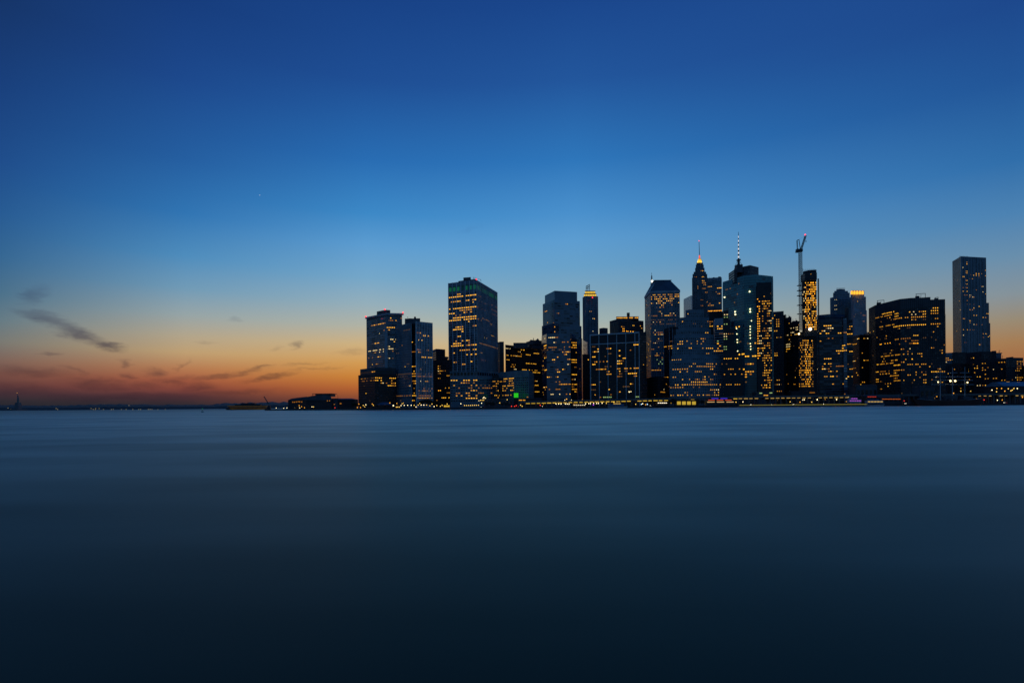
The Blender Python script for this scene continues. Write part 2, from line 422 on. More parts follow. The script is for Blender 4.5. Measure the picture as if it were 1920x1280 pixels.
# ------------------------------------------------------------------ water, land
def water_mat():
    m = bpy.data.materials.new('river_water'); m.use_nodes = True; t = m.node_tree; t.nodes.clear()
    tc = nd('ShaderNodeTexCoord', t)
    def noise(scale, detail):
        mp = nd('ShaderNodeMapping', t); mp.inputs['Scale'].default_value = scale
        nz = nd('ShaderNodeTexNoise', t); nz.inputs['Scale'].default_value = 1.0; nz.inputs['Detail'].default_value = detail
        t.links.new(tc.outputs['Object'], mp.inputs[0]); t.links.new(mp.outputs[0], nz.inputs['Vector']); return nz.outputs['Fac']
    big, fine = noise((.0028, .009, 1), 3), noise((.016, .10, 1), 5)
    a = mth('ADD', mth('MULTIPLY', big, .65, tree=t), mth('MULTIPLY', fine, .35, tree=t), tree=t)
    fr = nd('ShaderNodeFresnel', t); fr.inputs['IOR'].default_value = 1.30
    k = mth('POWER', fr.outputs[0], WP, tree=t)
    near = noise((.035, .075, 1), 2)           # slow eddies close to the viewer
    k = mth('MULTIPLY', k, mapr(a, .38, .62, .80, 1.30, tree=t), tree=t, clamp=True)
    k = mth('MULTIPLY', k, mapr(near, .35, .65, .84, 1.12, tree=t), tree=t, clamp=True)
    sx = nd('ShaderNodeSeparateXYZ', t); t.links.new(tc.outputs['Object'], sx.inputs[0])       # lens vignette painted into the water: reflection weakened to the west
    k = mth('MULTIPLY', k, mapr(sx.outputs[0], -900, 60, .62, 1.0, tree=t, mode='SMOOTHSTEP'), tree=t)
    gl_ = nd('ShaderNodeBsdfGlossy', t); gl_.inputs['Color'].default_value = (1.0, .94, .70, 1)
    t.links.new(mapr(a, .34, .66, WR0, WR1, tree=t), gl_.inputs['Roughness'])
    df = nd('ShaderNodeBsdfDiffuse', t)
    t.links.new(mix(mapr(a, .35, .65, tree=t), (.022, .040, .026), (.042, .062, .044), tree=t), df.inputs['Color'])
    mx = nd('ShaderNodeMixShader', t); t.links.new(k, mx.inputs[0]); t.links.new(df.outputs[0], mx.inputs[1]); t.links.new(gl_.outputs[0], mx.inputs[2])
    out = nd('ShaderNodeOutputMaterial', t); t.links.new(mx.outputs[0], out.inputs[0])
    return m
WP, WR0, WR1 = 1.14, .52, .62
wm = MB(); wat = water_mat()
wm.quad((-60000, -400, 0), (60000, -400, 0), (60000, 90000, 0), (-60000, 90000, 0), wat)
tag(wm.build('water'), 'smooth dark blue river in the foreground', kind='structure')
SHORE = [(533,905),(560,900),(662,800),(700,765),(850,755),(985,745),(1150,735),(1300,722),(1500,708),(1700,695),(1920,680),(2500,650)]
def shoreY(px):
    for (a, ya), (b, yb) in zip(SHORE, SHORE[1:]):
        if a <= px <= b: return ya + (yb-ya)*(px-a)/(b-a)
    return SHORE[0][1] if px < SHORE[0][0] else SHORE[-1][1]
pts = [at(px, CY, y)[:2] for px, y in SHORE]
gm = MB(); gm.prism([*pts, (4200, 3200), (at(560, CY, 3200)[0], 3200)], -3, GZ, concrete, top=surf('asphalt', (.05, .05, .052), .9), side=surf('wet_seawall', (.035, .035, .034), .6))
tag(gm.build('ground'), 'flat built-up shore behind a low dark sea wall', kind='structure')
# low shore across the harbour
hm = MB(); rr = random.Random(3); haze_tone = surf('hazed_wooded_shore', (.13, .105, .09), .95)  # tone lifted: distance haze is put into the base colour
prof = []
for k in range(140):
    px = -420 + k*7.0
    h = 759.5 + 1.2*math.sin(px*.021) + rr.uniform(-.8, .8)
    if px > 250: h -= (px-250)/75
    if px > 395: h += rr.uniform(-1.4, .6)
    hz = ray(px, h)
    prof.append((px, max(4 + hz[1]*5200, 8 + rr.uniform(0, 4))))
for (pa, za), (pb, zb) in zip(prof, prof[1:]):
    a, b = at(pa, CY, 5200), at(pb, CY, 5200); a2, b2 = at(pa, CY, 6100), at(pb, CY, 6100)
    hm.quad((a.x, a.y, -2), (b.x, b.y, -2), (b.x, b.y+60, zb*.6), (a.x, a.y+60, za*.6), haze_tone)
    hm.quad((a.x, a.y+60, za*.6), (b.x, b.y+60, zb*.6), (b2.x, b2.y, zb*1.25), (a2.x, a2.y, za*1.25), haze_tone)
    hm.quad((a2.x, a2.y, za*1.25), (b2.x, b2.y, zb*1.25), (b2.x, b2.y+900, -2), (a2.x, a2.y+900, -2), haze_tone)
tag(hm.build('hills'), 'low dark shore across the harbour', kind='structure')

# ------------------------------------------------------------------ buildings, left to right
# cornice tower with stepped podium
b = Bld('office_tower', 'blue grey tower with overhanging cornice and red roof lights, leftmost of the skyscrapers', Z1)
st = dict(bw=2.6, fh=3.5, ww=.8, wh=.5, band=True, spand=.5, rnd=.02, rowp=.02, glass=(g_blue, g_mid, g_dark), gw=(5, 4, 2), mixl=(2, 4, 4, 3, 2))
f = b.tier([(112,499),(275,463),(403,466)], 1, 832, stone, st, ribs := 0) if False else b.tier([(115,499),(275,464),(400,466)], 1, 832, stone, st)
f[0].rows([(475,170,240,.9),(494,150,210,.8),(545,200,265,.85),(557,150,200,.6),(606,215,268,.7),(692,185,210,.9,0),(703,150,185,.6,3),(745,135,270,.75,4),(770,160,230,.4),(826,250,275,.8,0),(812,150,230,.3),(868,150,230,.2)])
f[1].rows([(459,295,345,.95,0),(484,340,395,.5),(495,285,330,.5),(517,285,365,.5),(562,283,342,.95,0),(590,285,330,.2),(665,300,345,.5,4),(722,288,300,1,4),(738,288,345,.9,4),(826,300,345,.7),(812,320,345,.7)])
b.tier([(105,489),(275,455),(413,457)], 1, 829, stone_l, blank=True, y0=469, part='cornice')
b.tier([(198,443),(268,430),(306,432)], 1, 850, stone_d, blank=True, y0=470, part='penthouse')
b.mb('corner_pier').box((at(*b.z(275, 700), 830).x, 829.6, 60), (4.2, 3, 118), stone_l)
b.tier([(65,905),(185,890),(352,895)], 1, 808, stone_d, dict(bw=3, fh=3.8, band=True, rnd=.01, rowp=0, spand=.4), part='podium')
f = b.tier([(50,953),(183,940),(352,945)], 1, 800, brown, dict(bw=2.8, fh=3.6, ww=.7, rnd=.01, rowp=0), part='podium')
f[0].rows([(970,75,175,.7,3),(1000,60,180,.7,2)]); f[1].rows([(979,190,235,.9,0),(995,185,240,.8,0),(968,310,350,.9,0),(995,300,350,.9,1),(1023,183,270,.6),(1023,320,350,.6)])
b.warn += [b.P(262,426,848), b.P(110,484,846), b.P(408,452,830)]
b.finish()
# ribbed twin-face tower
b = Bld('office_tower', 'ribbed slate tower with dark corner slot, right beside the cornice tower', Z1)
f = b.tier([(345,560),(474,532)], 1, 800, stone, dict(bw=2.6, fh=3.5, ww=.72, rib=.5, ribw=.6, rnd=.012, rowp=0, glass=(g_blue, g_blue, g_mid), mixl=(1,2,4,6,1)), D=30)
f[0].rows([(600,420,460,.7,3),(785,360,375,.7),(868,430,470,.5,3),(952,350,470,.85,3),(970,350,470,.5,3),(1110,355,470,.85,2)])
pl = b.last
f = b.tier([(474,540),(513,537)], 1, 803, black, dict(bw=3, fh=3.5, band=True, rnd=.12, rowp=0), D=26)
f[0].rows([(768,480,510,1,2),(873,480,510,1),(888,480,510,1),(940,480,510,1,1),(955,480,510,1),(995,480,510,.6),(1020,480,510,.6),(1122,480,510,1,0)])
f = b.tier([(512,521),(640,534)], 0, 800, stone, dict(bw=2.7, fh=3.5, ww=.5, wh=.6, rib=.9, ribw=.9, ribm=white, rnd=.03, rowp=.02, mixl=(1,3,4,3,1)), D=30)
f[0].rows([(610,520,530,1),(640,570,605,.6,0),(670,535,560,.9,0),(655,540,560,.7),(768,520,550,.7),(803,565,605,.9,0),(808,625,645,1,0),(940,525,640,.85,3),(955,525,640,.85,2),(970,525,640,.7,3),(1050,530,640,.5),(1068,530,640,.6),(1085,530,640,.7,2),(1100,530,640,.7,3),(1112,530,640,.9,2),(1125,530,640,.9,1),(1138,560,640,.6)])
b.tier([(422,500),(545,497)], 1, 812, stone_d, blank=True, D=16, z0=b.z1-8, part='penthouse')
b.clutter(4,2,2.5); b.finish()
# brown stepped block
b = Bld('brick_building', 'low dark brown stepped block wedged between the ribbed tower and the green rimmed tower', Z1, 'building')
f = b.tier([(642,832),(795,826)], 0, 880, brown, dict(bw=3, fh=3.8, rnd=.015, rowp=0), D=30)
f[0].rows([(886,690,702,1),(905,690,702,1),(925,690,702,1),(945,690,702,1),(968,690,702,1),(918,720,740,.8),(952,760,780,1),(1048,695,790,.7,1),(1080,690,705,1,6),(1096,765,785,.8),(1130,700,795,.7,0)])
b.tier([(645,752),(672,741),(745,746)], 1, 905, stone_d, dict(rnd=.01, rowp=0), part='upper_block', y0=850)
b.tier([(745,822),(765,815)], 0, 890, brown, blank=True, D=10, y0=840, part='upper_block')
b.clutter(3,1); b.finish()
# green rimmed tower
b = Bld('office_tower', 'tall tower with green lit rim and white vertical ribs, tallest at the left', Z2)
f = b.tier([(88,218),(312,190),(478,290)], 1, 850, stone, dict(fh=3.6, top=17, bot=4, rnd=.01, rowp=0, glass=(g_dark, g_mid, g_blue), gw=(5,3,1)),
   styles=[dict(bw=3.75, ww=.86, wh=.56, rib=1.0, ribk=2, ribw=1.1, ribm=white, mixl=(6,6,2,0,0)), dict(bw=3.2, ww=.5, wh=.6, rib=.7, ribw=.8, ribm=stone_l, mixl=(2,4,4,2,0))], z0=45)
f[0].rows([(298,130,205,.55),(280,232,272,.75),(328,95,212,.97,0),(315,228,306,.97,0),(352,282,304,1),(352,165,176,1),(370,97,155,.9,1),(357,180,245,.85),(373,262,306,.95),(420,100,190,.97,0),(409,190,312,.95,0),(432,190,275,.9,1),(445,220,310,.75),(460,100,126,1,0),(465,150,190,.5,2),(492,125,190,.95,0),(482,195,312,.97,0),(513,105,190,.97,0),(498,225,312,.97,0),(523,235,275,.7),(552,296,312,1),
  (568,130,215,.7),(585,108,215,.95,0),(603,195,215,.8),(637,165,190,1,0),(672,235,255,1),(687,260,280,.6,2),(690,135,185,.95,0),(711,118,195,.95,0),(705,230,312,.85),(742,180,260,.9,1),(755,295,312,1),(797,145,318,.8,0),(770,120,140,.6),(840,140,160,1),(850,265,280,1),(872,210,220,1)])
f[1].rows([(325,318,345,.8,2),(380,330,400,.35,2),(400,430,478,.5,2),(412,318,330,1),(440,430,478,.9,2),(462,430,478,.8,2),(432,350,380,.5),(495,318,330,1),(508,318,365,.6),(520,360,420,.9),(548,410,455,.7),(634,430,450,1,0),(718,335,485,.92,1),(693,340,365,.6),(825,355,380,.7,2),(650,375,395,.5)])
# green openings under the parapet
pp, z0_, z1_ = b.last
grn = glow('green_glow', (.01, .30, .12), .24)
for k in (0, 1):
    A, C = Vector(pp[k]), Vector(pp[k+1]); L_ = (C-A).length; d = (C-A)/L_; n = Vector((d.y, -d.x)); nb = 7 if k == 0 else 16
    for i in range(nb):
        u0 = (i+.22)*L_/nb; u1 = (i+.8)*L_/nb; za, zb = z1_-13.5, z1_-7.5
        q = MB(); c = A+d*(u0+u1)/2+n*.05
        q.box((c.x, c.y, (za+zb)/2), (u1-u0, .5, zb-za), grn if i % 5 != 3 else copper, math.atan2(d.y, d.x)); b.mb('green_opening_%d_%d' % (k, i)).__dict__.update(q.__dict__)
    c = (A+C)/2+n*.3; b.mb('green_cornice').box((c.x, c.y, z1_-6.3), (L_, .8, .8), copper, math.atan2(d.y, d.x))
b.tier([(168,200),(310,182)], 1, 868, stone_d, blank=True, D=22, z0=z1_, part='penthouse')
b.tier([(208,172),(268,168)], 1, 868, stone_d, blank=True, D=14, z0=z1_, part='penthouse')
m = b.mb('roof_mast'); m.tube(b.P(290,190,862), b.P(290,168,862), .25, steel_d); m.tube(b.P(350,205,890), b.P(345,186,890), .25, steel_d); m.tube(b.P(290,170,862), b.P(350,190,885), .2, steel_d)
f = b.tier([(100,922),(318,918),(500,930)], 1, 846, stone, dict(bw=5.2, fh=6.5, ww=.7, wh=.72, rnd=0, rowp=0, top=1, bot=1), part='mechanical_floor', y0=962)
f = b.tier([(104,962),(322,960),(440,962)], 1, 838, stone, dict(fh=3.7, bw=3.7, ww=.72, wh=.5, rib=.5, ribk=1, ribw=.5, spand=.5, rnd=.02, rowp=0, bot=9, mixl=(3,6,3,1,0)), part='podium')
f[0].rows([(985,120,330,.85,0),(1020,190,225,.9),(1018,235,300,.6,2),(1040,125,140,1),(1040,270,325,.95,1),(1057,180,270,.6,2),(1075,205,325,.8),(1095,150,240,.5),(1112,120,325,.75,1),(1132,240,325,.85,0),(1090,150,260,.3)])
f[1].rows([(950,340,370,.6),(978,335,440,.4,2),(1062,335,440,.75,2),(1040,335,440,.3,3),(1100,335,440,.4,2),(1020,340,440,.3,3),(1128,365,380,1,4),(1152,340,372,.8,4)])
b.warn += [b.P(312,186,852)]
b.finish()
# dark sliver and mid blocks
b = Bld('office_block', 'narrow dark slab peeping out right behind the green rimmed tower', Z2, 'building')
b.tier([(478,690),(500,684),(532,None)], 1, 960, stone_d, dict(rnd=.02, rowp=0), D=30); b.finish()
b = Bld('office_block', 'dark mid-height block with rooftop sheds and short lit rows, left of the faceted tower', Z2, 'building')
f = b.tier([(543,708),(836,738)], 0, 905, black, dict(bw=2.4, fh=3.7, ww=.6, rnd=.02, rowp=0, mixl=(4,5,1,1,2)), D=40)
f[0].rows([(738,550,578,1,4),(757,670,695,.9,0),(793,558,660,.6),(785,710,740,.9,0),(783,775,810,1,0),(770,645,660,1),(806,650,670,.9),(828,555,570,1),(868,715,805,.85,0),(875,585,625,.6),(893,590,620,.5),(914,755,800,.8),(930,770,820,.9,0),(1000,780,795,1),(1033,772,808,.95,0),(1082,772,812,.95,0),(905,665,710,.8,0),(900,615,630,1,4)])
b.tier([(608,693),(722,692)], 1, 915, stone_d, blank=True, D=20, y0=735, part='penthouse')
b.tier([(710,687),(765,672),(850,676)], 1, 918, stone_d, dict(rnd=0, rowp=0, fh=6, wh=.4), y0=740, part='penthouse')
b.mb('roof_mast').tube(b.P(770,675,920), b.P(768,655,920), .5, steel_d)
b.clutter(5,2); b.finish()
b = Bld('office_block', 'low office block with pale grid frame and yellow windows, beside the green glass box', Z2, 'building')
f = b.tier([(488,930),(615,917),(728,912),(770,935)], 1, 822, stone, dict(bw=3.6, fh=3.5, ww=.76, wh=.5, rib=.5, ribk=2, ribw=.7, rnd=.01, rowp=0, top=9, mixl=(4,5,1,0,0)))
f[0].rows([(972,530,620,.85,0),(990,500,620,.75,1),(1010,525,620,.8,1),(1030,525,620,.85,1),(1045,510,620,.6),(1062,525,640,.8,1),(1078,525,640,.8),(1110,490,600,.8,1)])
b.tier([(440,952),(492,950)], 1, 832, black, dict(bw=3, fh=3.6, rnd=.05, rowp=0), D=20, part='dark_wing')[0].rows([(993,445,480,.9,1),(1028,470,490,1),(1045,450,490,.9,1),(1063,450,490,.6),(1080,470,490,1),(1110,460,490,.8)])
b.finish()
b = Bld('glass_pavilion', 'small bright green lit glass box at the foot of the pale grid block', Z2, 'pavilion')
gg = glow('green_glass', (.03, .75, .015), .8)
A = b.P(612,1093,800); C = b.P(648,1130,800); T = b.P(640,1152,800)
b.base = (A.x+5, 806, GZ); b.mb('glass_wall').box(((A.x+C.x)/2, 804, (A.z+C.z)/2), (C.x-A.x, 8, A.z-C.z), gg)
for k in range(5): b.mb('frame').box((A.x+(C.x-A.x)*k/4, 799.9, (A.z+C.z)/2), (.25, .3, A.z-C.z), steel_d)
b.mb('frame').box(((A.x+C.x)/2, 799.9, A.z), (C.x-A.x+.6, .4, .6), steel_d)
b.mb('stair').box((C.x-1.8, 803, (C.z+T.z)/2), (2.6, 4, C.z-T.z), glow('green_stair', (.02, .5, .02), .5)); b.mb('base').box(((A.x+C.x)/2, 804, (C.z+GZ-.5)/2), (C.x-A.x, 7.6, C.z-GZ+.4), black)
b.finish()
# faceted blue tower
b = Bld('office_tower', 'faceted blue glass tower with setback shoulders and sloped blank crown', Z3)
stf = dict(bw=2.6, fh=3.7, ww=.8, wh=.55, spand=.45, band=True, bandk=2, rnd=.03, rowp=0, glass=(g_blue, g_mid, g_dark), gw=(6,3,1), mixl=(2,5,3,3,1))
f = b.tier([(92,316),(170,277),(350,287)], 1, 868, g_blue, dict(stf, top=26), z0=60)
f[0].rows([(370,145,165,1,0),(378,120,165,.9),(395,130,150,.9,2),(415,110,160,.9),(428,105,160,.95,0),(442,85,145,.7),(458,85,140,.8),(470,110,150,.8),(490,125,150,.8),(585,130,160,.8)])
f[1].rows([(357,195,345,.97,0),(365,300,345,.9,0),(400,172,190,1,0),(406,280,345,.8,0),(402,255,300,.5),(424,165,240,.9,0),(447,310,325,1,4),(467,215,230,1),(467,265,280,1,4),(493,155,260,.6),(496,310,330,1,0),(519,150,190,.5),(538,200,215,1),(582,150,245,.9,0),(582,325,338,1),(580,265,275,1)])
b.tier([(75,385),(170,348),(372,360)], 1, 866, g_blue, dict(stf, rnd=.02), y0=1000, part='shoulder')[0].rows([(450,80,110,.8),(540,90,120,.7),(700,85,105,.9)])
b.tier([(68,560),(165,535),(385,560)], 1, 862, g_blue, dict(stf), part='shoulder')
f = b.tier([(66,640),(105,622),(296,615),(392,660)], 1, 855, g_blue, dict(stf, rnd=.04))
f[0].rows([(657,85,105,.8),(707,85,105,1,0),(727,85,105,.8),(745,85,105,.8),(814,90,105,.9),(912,90,110,.95,0),(1045,80,110,.8)])
f[1].rows([(658,120,190,.7,4),(657,175,190,1),(695,160,290,.4),(720,110,290,.75,2),(740,110,290,.5,3),(760,230,290,.9),(783,250,265,1),(835,155,165,1,0),(905,180,200,1),(905,230,290,.5),(925,190,215,1,0),(975,115,200,.8),(998,180,240,.6,2),(1020,210,290,.9,1),(1062,130,270,.6,2),(1097,145,155,1,4),(1097,205,215,1,4)])
f = b.tier([(303,660),(347,662)], 0, 848, black, dict(bw=2.6, fh=3.7, ww=.8, wh=.55, rnd=.1, rowp=.1), D=10, part='dark_bay')
f[0].rows([(690,305,345,1,1),(707,305,345,.8,0),(740,310,345,.9),(824,305,345,1,0),(850,310,345,1,1),(948,305,347,1,0),(1032,308,345,.8),(1045,308,345,.8),(1062,305,345,.9,1)])
b.finish()
# slender crowned tower
b = Bld('stone_tower', 'slender pale stone tower with glowing stepped crown and scaffold mast on top', Z3)
f = b.tier([(395,330),(420,318),(516,322)], 1, 1120, stone, dict(bw=3.4, fh=3.6, ww=.42, wh=.58, rib=.5, ribw=1.2, rnd=.012, rowp=0))
f[1].rows([(437,450,460,1,1),(505,480,490,1),(605,470,490,.6)])
gc = glow('crown_light', (1, .62, .07), .95)
for (xa, xb, y, yb) in ((404,505,298,322),(412,496,276,299)):
    b.tier([(xa,y+3),(xa+14,y),(xb,y+2)], 1, 1125, stone_d, blank=True, y0=yb, part='crown')
    A, C = b.P(xa,y,1123), b.P(xb,y,1123)
    n = 7
    for i in range(n):
        x0 = A.x+(C.x-A.x)*(i+.12)/n; x1 = A.x+(C.x-A.x)*(i+.86)/n; z1 = A.z-2.2; z0 = b.P(xa,yb,1123).z+1
        q = MB(); q.box(((x0+x1)/2, 1124, (z0+z1)/2), (x1-x0, 2.2, z1-z0), gc); b.m['crown_window_%d_%d' % (y, i)] = q
m = b.mb('scaffold_mast')
for x in (422, 436, 450): m.tube(b.P(x,276,1130), b.P(x, 240 if x < 440 else 226,1130), .45, steel_d)
for y in (240,250,262): m.tube(b.P(421,y+4,1130), b.P(451,y,1130), .4, steel_d)
m.tube(b.P(422,262,1130), b.P(450,240,1130), .35, steel_d); m.tube(b.P(422,242,1130), b.P(450,226,1130), .5, steel_d)
b.warn += [b.P(473,332,1110)]
b.finish()
b = Bld('office_block', 'small pale striped slab catching the sunset at the foot of the slender crowned tower', Z3, 'building')
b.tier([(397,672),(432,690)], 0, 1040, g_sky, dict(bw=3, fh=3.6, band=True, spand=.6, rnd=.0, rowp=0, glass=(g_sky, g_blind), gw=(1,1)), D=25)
b.finish()
b = Bld('office_block', 'dark low infill block under the pale striped slab, squeezed between two towers', Z3, 'building')
b.tier([(374,785),(475,785)], 0, 1000, black, dict(rnd=.02, rowp=0), D=20)[0].rows([(773,435,450,1,6)]); b.finish()
b = Bld('office_block', 'small dark rooftop block standing behind the black ribbed slab', Z3, 'building')
b.tier([(527,578),(560,573),(595,576)], 1, 930, stone_d, dict(rnd=0, rowp=0), D=25); b.finish()
b = Bld('office_block', 'broad dark tower with orange lit roof terrace behind the black ribbed slab', Z3, 'tower')
f = b.tier([(612,520),(680,502),(880,518)], 1, 955, stone_d, dict(bw=2.8, fh=3.6, ww=.6, wh=.6, rib=.4, ribw=.5, rnd=.02, rowp=0))
f[1].rows([(577,715,730,1,6),(595,720,805,.8,6),(530,800,820,.9),(558,795,805,1),(517,805,830,.8),(575,860,890,.6)])
tg = glow('terrace_light', (1, .42, .03), .9)
b.tier([(662,484),(842,482)], 1, 965, stone_d, blank=True, D=22, y0=505, part='roof_terrace')
A, C = b.P(664,488,963), b.P(840,496,963)
for i in range(12):
    if i in (6, 9): continue
    x0 = A.x+(C.x-A.x)*(i+.1)/12; q = MB(); q.box((x0+1.6, 964.6, (A.z+C.z)/2), ((C.x-A.x)/12*.78, 1.2, (A.z-C.z)*(.5+.4*((i*7) % 3)/2)), tg); b.m['terrace_lamp_%d' % i] = q
b.mb('chimney').box((b.P(762,470,965).x, 968, b.P(762,472,965).z), (4.4, 4, 9), black)
b.finish()
# black ribbed slab
b = Bld('office_tower', 'wide black glass slab with thin pale vertical piers and dark open top storey', Z3)
f = b.tier([(455,628),(842,606)], 1, 788, black, dict(bw=2.55, fh=3.7, ww=.86, wh=.55, rib=.9, ribk=5, ribw=.75, ribm=white, rnd=.03, rowp=0, top=16, bot=5, glass=(g_dark, black), gw=(1,1), mixl=(3,3,3,4,1)), D=40)
A, C = Vector(b.last[0][0]), Vector(b.last[0][1]); d = (C-A).normalized(); ang = math.atan2(d.y, d.x); n = Vector((d.y, -d.x))
for zz, h in ((b.z1-.9, 1.8), (b.z1-14.5, 1.2)):
    c = (A+C)/2+n*.6; b.mb('pale_band').box((c.x, c.y, zz), ((C-A).length+1, 1.3, h), white, ang)
f[0].rows([(690,720,735,1,4),(690,765,775,1),(690,810,835,.8),(703,812,838,1,0),(693,585,610,.8),(725,480,490,1),(735,590,612,.9),(743,515,535,.7),(750,670,690,.9,0),(760,480,510,.9),(762,500,515,1),(748,775,780,1),(776,588,618,.9,3),(790,680,700,.6),(801,480,495,1,0),(800,560,575,.6),(808,715,750,.95,0),(828,680,700,.9),(828,715,725,1),(840,520,570,.6,2),(854,675,700,.9,0),(862,483,493,1,0),(893,680,838,.8,1),(901,485,575,.6),(886,580,600,.5),(948,590,620,1,1),(948,685,720,.9),(945,760,820,.9,0),(967,810,825,1),(957,690,700,1),(1020,470,495,.9),(1015,540,560,.6,3),(1052,720,760,.9,3),(1060,470,500,.9,3),(1060,590,615,.8),(1102,480,500,.8),(1112,590,615,.8,2),(1135,560,580,1,5),(1135,595,622,1,5),(1133,818,845,.9,5),(1085,762,775,1,4)])
b.tier([(842,606),(905,612)], 0, 789, black, dict(bw=2.6, fh=3.7, rnd=.01, rowp=0), D=39, part='side_wing')
b.clutter(3,1); b.finish()
# mansard tower
b = Bld('office_tower', 'tower with dark flat-topped mansard roof and glowing top floors', Z4)
stm = dict(bw=2.9, fh=3.6, ww=.6, wh=.52, rnd=.05, rowp=0, rib=.4, ribk=3, ribw=.7, ribm=stone_l, spand=.4, glass=(g_mid, g_dark, g_blind), gw=(5,4,1), mixl=(3,5,3,3,1))
f = b.tier([(110,440),(150,402),(354,396)], 1, 960, stone, stm)
f[0].rows([(y,112,150,.75,3) for y in (500,540,560,640,745)])
f[1].rows([(425,165,185,1,0),(425,205,345,.85,1),(437,150,345,.8,1),(452,150,310,.7,0),(466,200,300,.97,0),(480,160,310,.6),(495,205,320,.5),(508,220,240,.8),(430,325,348,1,0),(545,205,215,1),(573,155,300,.5,2),(573,255,272,1,0),(558,290,310,1),(595,200,240,.6),(600,160,330,.5,3),(627,160,330,.8,3),(683,165,240,.8,2),(700,170,240,.6),(745,165,235,.85,3),(770,170,240,.5),(808,150,170,1),(838,190,240,.8,1),(858,180,240,.8),(880,190,240,.7,5),(895,220,240,.9,5),(915,195,235,.7,5),(938,180,240,.5,3),(958,165,215,.95,1)])
pp = b.last[0]; eave = [Vector((p[0], p[1])) for p in pp]; cen = sum(eave, Vector((0, 0)))/4
eo = [cen+(p-cen)*1.04 for p in eave]; zt = b.P(230,328,985).z
b.mb('cornice').prism([tuple(p) for p in eo], b.z1-2.5, b.z1+.8, stone_l)
x0, x1 = b.P(172,328,985).x, b.P(284,328,985).x
ri = [Vector((x0, 985)), Vector((x0+7, 972)), Vector((x1, 974)), Vector((x1-6, 1000))]
b.mb('mansard_roof').frustum([tuple(p) for p in eo], b.z1+.8, [(x0, 996), (x0+3, 978), (x1, 980), (x1, 1000)], zt, surf('slate_roof', (.05, .07, .08), .5))
b.mb('roof_curb').box(((x0+x1)/2+1, 988, zt+.5), (x1-x0+2, 16, 1.2), stone_d)
b.finish()
b = Bld('stone_tower', 'thin dark spire with a white beacon just left of the mansard roof', Z4, 'tower')
b.tier([(146,440),(155,425),(166,437)], 1, 1120, stone, dict(rnd=0, rowp=0), D=12)
q = [b.P(x,430,1128).x for x in (148, 164)]; zs = [b.P(150,y,1126).z for y in (440,385,345,335,290,270)]
xm = sum(q)/2; b.mb('spire').frustum([(q[0],1122),(q[1],1122),(q[1],1127),(q[0],1127)], b.z1-2, [(xm-2.2,1123),(xm+2.2,1123),(xm+2.2,1126.5),(xm-2.2,1126.5)], zs[2], stone)
b.mb('spire').frustum([(xm-1.6,1123.3),(xm+1.6,1123.3),(xm+1.6,1126),(xm-1.6,1126)], zs[2], [(xm-.9,1124),(xm+.9,1124),(xm+.9,1125.6),(xm-.9,1125.6)], zs[4], stone)
b.mb('spire').tube((xm,1124.8,zs[4]), (xm,1124.8,zs[5]), .35, steel_d)
q = MB(); q.ball((xm, 1122.4, zs[3]+1), 1.9, glow('beacon', (1,.9,.7), 5)); b.m['beacon'] = q
b.finish()
b = Bld('office_tower', 'black box tower with a few pale piers in front of the mansard tower', Z4)
f = b.tier([(242,666),(305,656),(352,650)], 1, 868, black, dict(bw=3, fh=3.7, ww=.8, rib=.8, ribk=4, ribw=.8, ribm=stone_l, rnd=.02, rowp=0), z0=GZ-1)
f[0].rows([(786,250,300,.95,1),(800,270,300,.6),(1008,250,270,1,1),(1035,250,275,.8),(1078,260,280,1)])
b.clutter(3,2); b.finish()
b = Bld('brick_building', 'low dark warehouse at the quay in front of the mansard tower', Z4, 'building')
f = b.tier([(118,1010),(205,1000),(280,1008)], 1, 800, brick, dict(bw=3.4, fh=4, rnd=.01, rowp=0, ww=.4)); f[1].rows([(1104,222,248,.9,1)])
b.finish()
# stepped stone block
b = Bld('stepped_tower', 'grey stone building stepping back like a pyramid, rows of square lit windows near its base', Z4, 'building')
sz = dict(bw=3.1, fh=3.7, ww=.5, wh=.52, rib=.35, ribw=.9, rnd=.04, rowp=0, glass=(g_mid, g_dark, g_blind), gw=(4,4,1), mixl=(4,6,3,2,0))
F_ = []
for (xa, ya, xc, yc, xb, yb_) in ((398,532,430,527,524,529),(352,590,415,580,560,590),(330,622,415,660,575,655),(318,715,415,703,598,700),(303,790,415,770,620,765),(296,862,415,850,640,845),(284,895,417,880,660,872)):
    k = len(F_); Y = 806 - k*4
    vs = [(xc, yc), (xb, yc+2)]
    zt = at(*b.z(xc, yc), Y).z
    fl = b.tier([(xa, yc+6), (xc, yc), (xb, yc+3)], 1, Y, stone, sz, D=40)
    F_.append(fl)
F_[-1][0].rows([(940,305,405,.9,1),(1000,295,400,.6,1),(1020,300,400,.5),(1053,298,415,.85,0),(1068,298,415,.8,1),(1088,300,415,.3),(1105,350,415,.4),(1125,300,415,.6),(1140,300,415,.3),(970,340,410,.4),(880,310,380,.8)])
F_[-1][1].rows([(937,420,435,1),(935,470,600,.85,1),(912,550,610,.9,1),(932,585,605,.9),(970,440,500,.9,1),(970,570,600,.6),(948,580,600,.7),(985,600,612,1),(995,480,530,.7),(1000,455,560,.4),(1018,430,475,.6),(1028,480,545,.8),(1047,435,545,.97,0),(1047,580,615,.3),(1062,420,645,.85,1),(1070,420,500,.4),(1085,430,450,.5),(1100,560,635,.5,1),(1090,615,630,1,4),(1125,440,645,.6,1),(1108,590,640,.4),(1143,420,640,.25)])
F_[-2][0].rows([(884,310,385,.85,0),(875,335,352,1)]); F_[-2][1].rows([(860,540,545,1)])
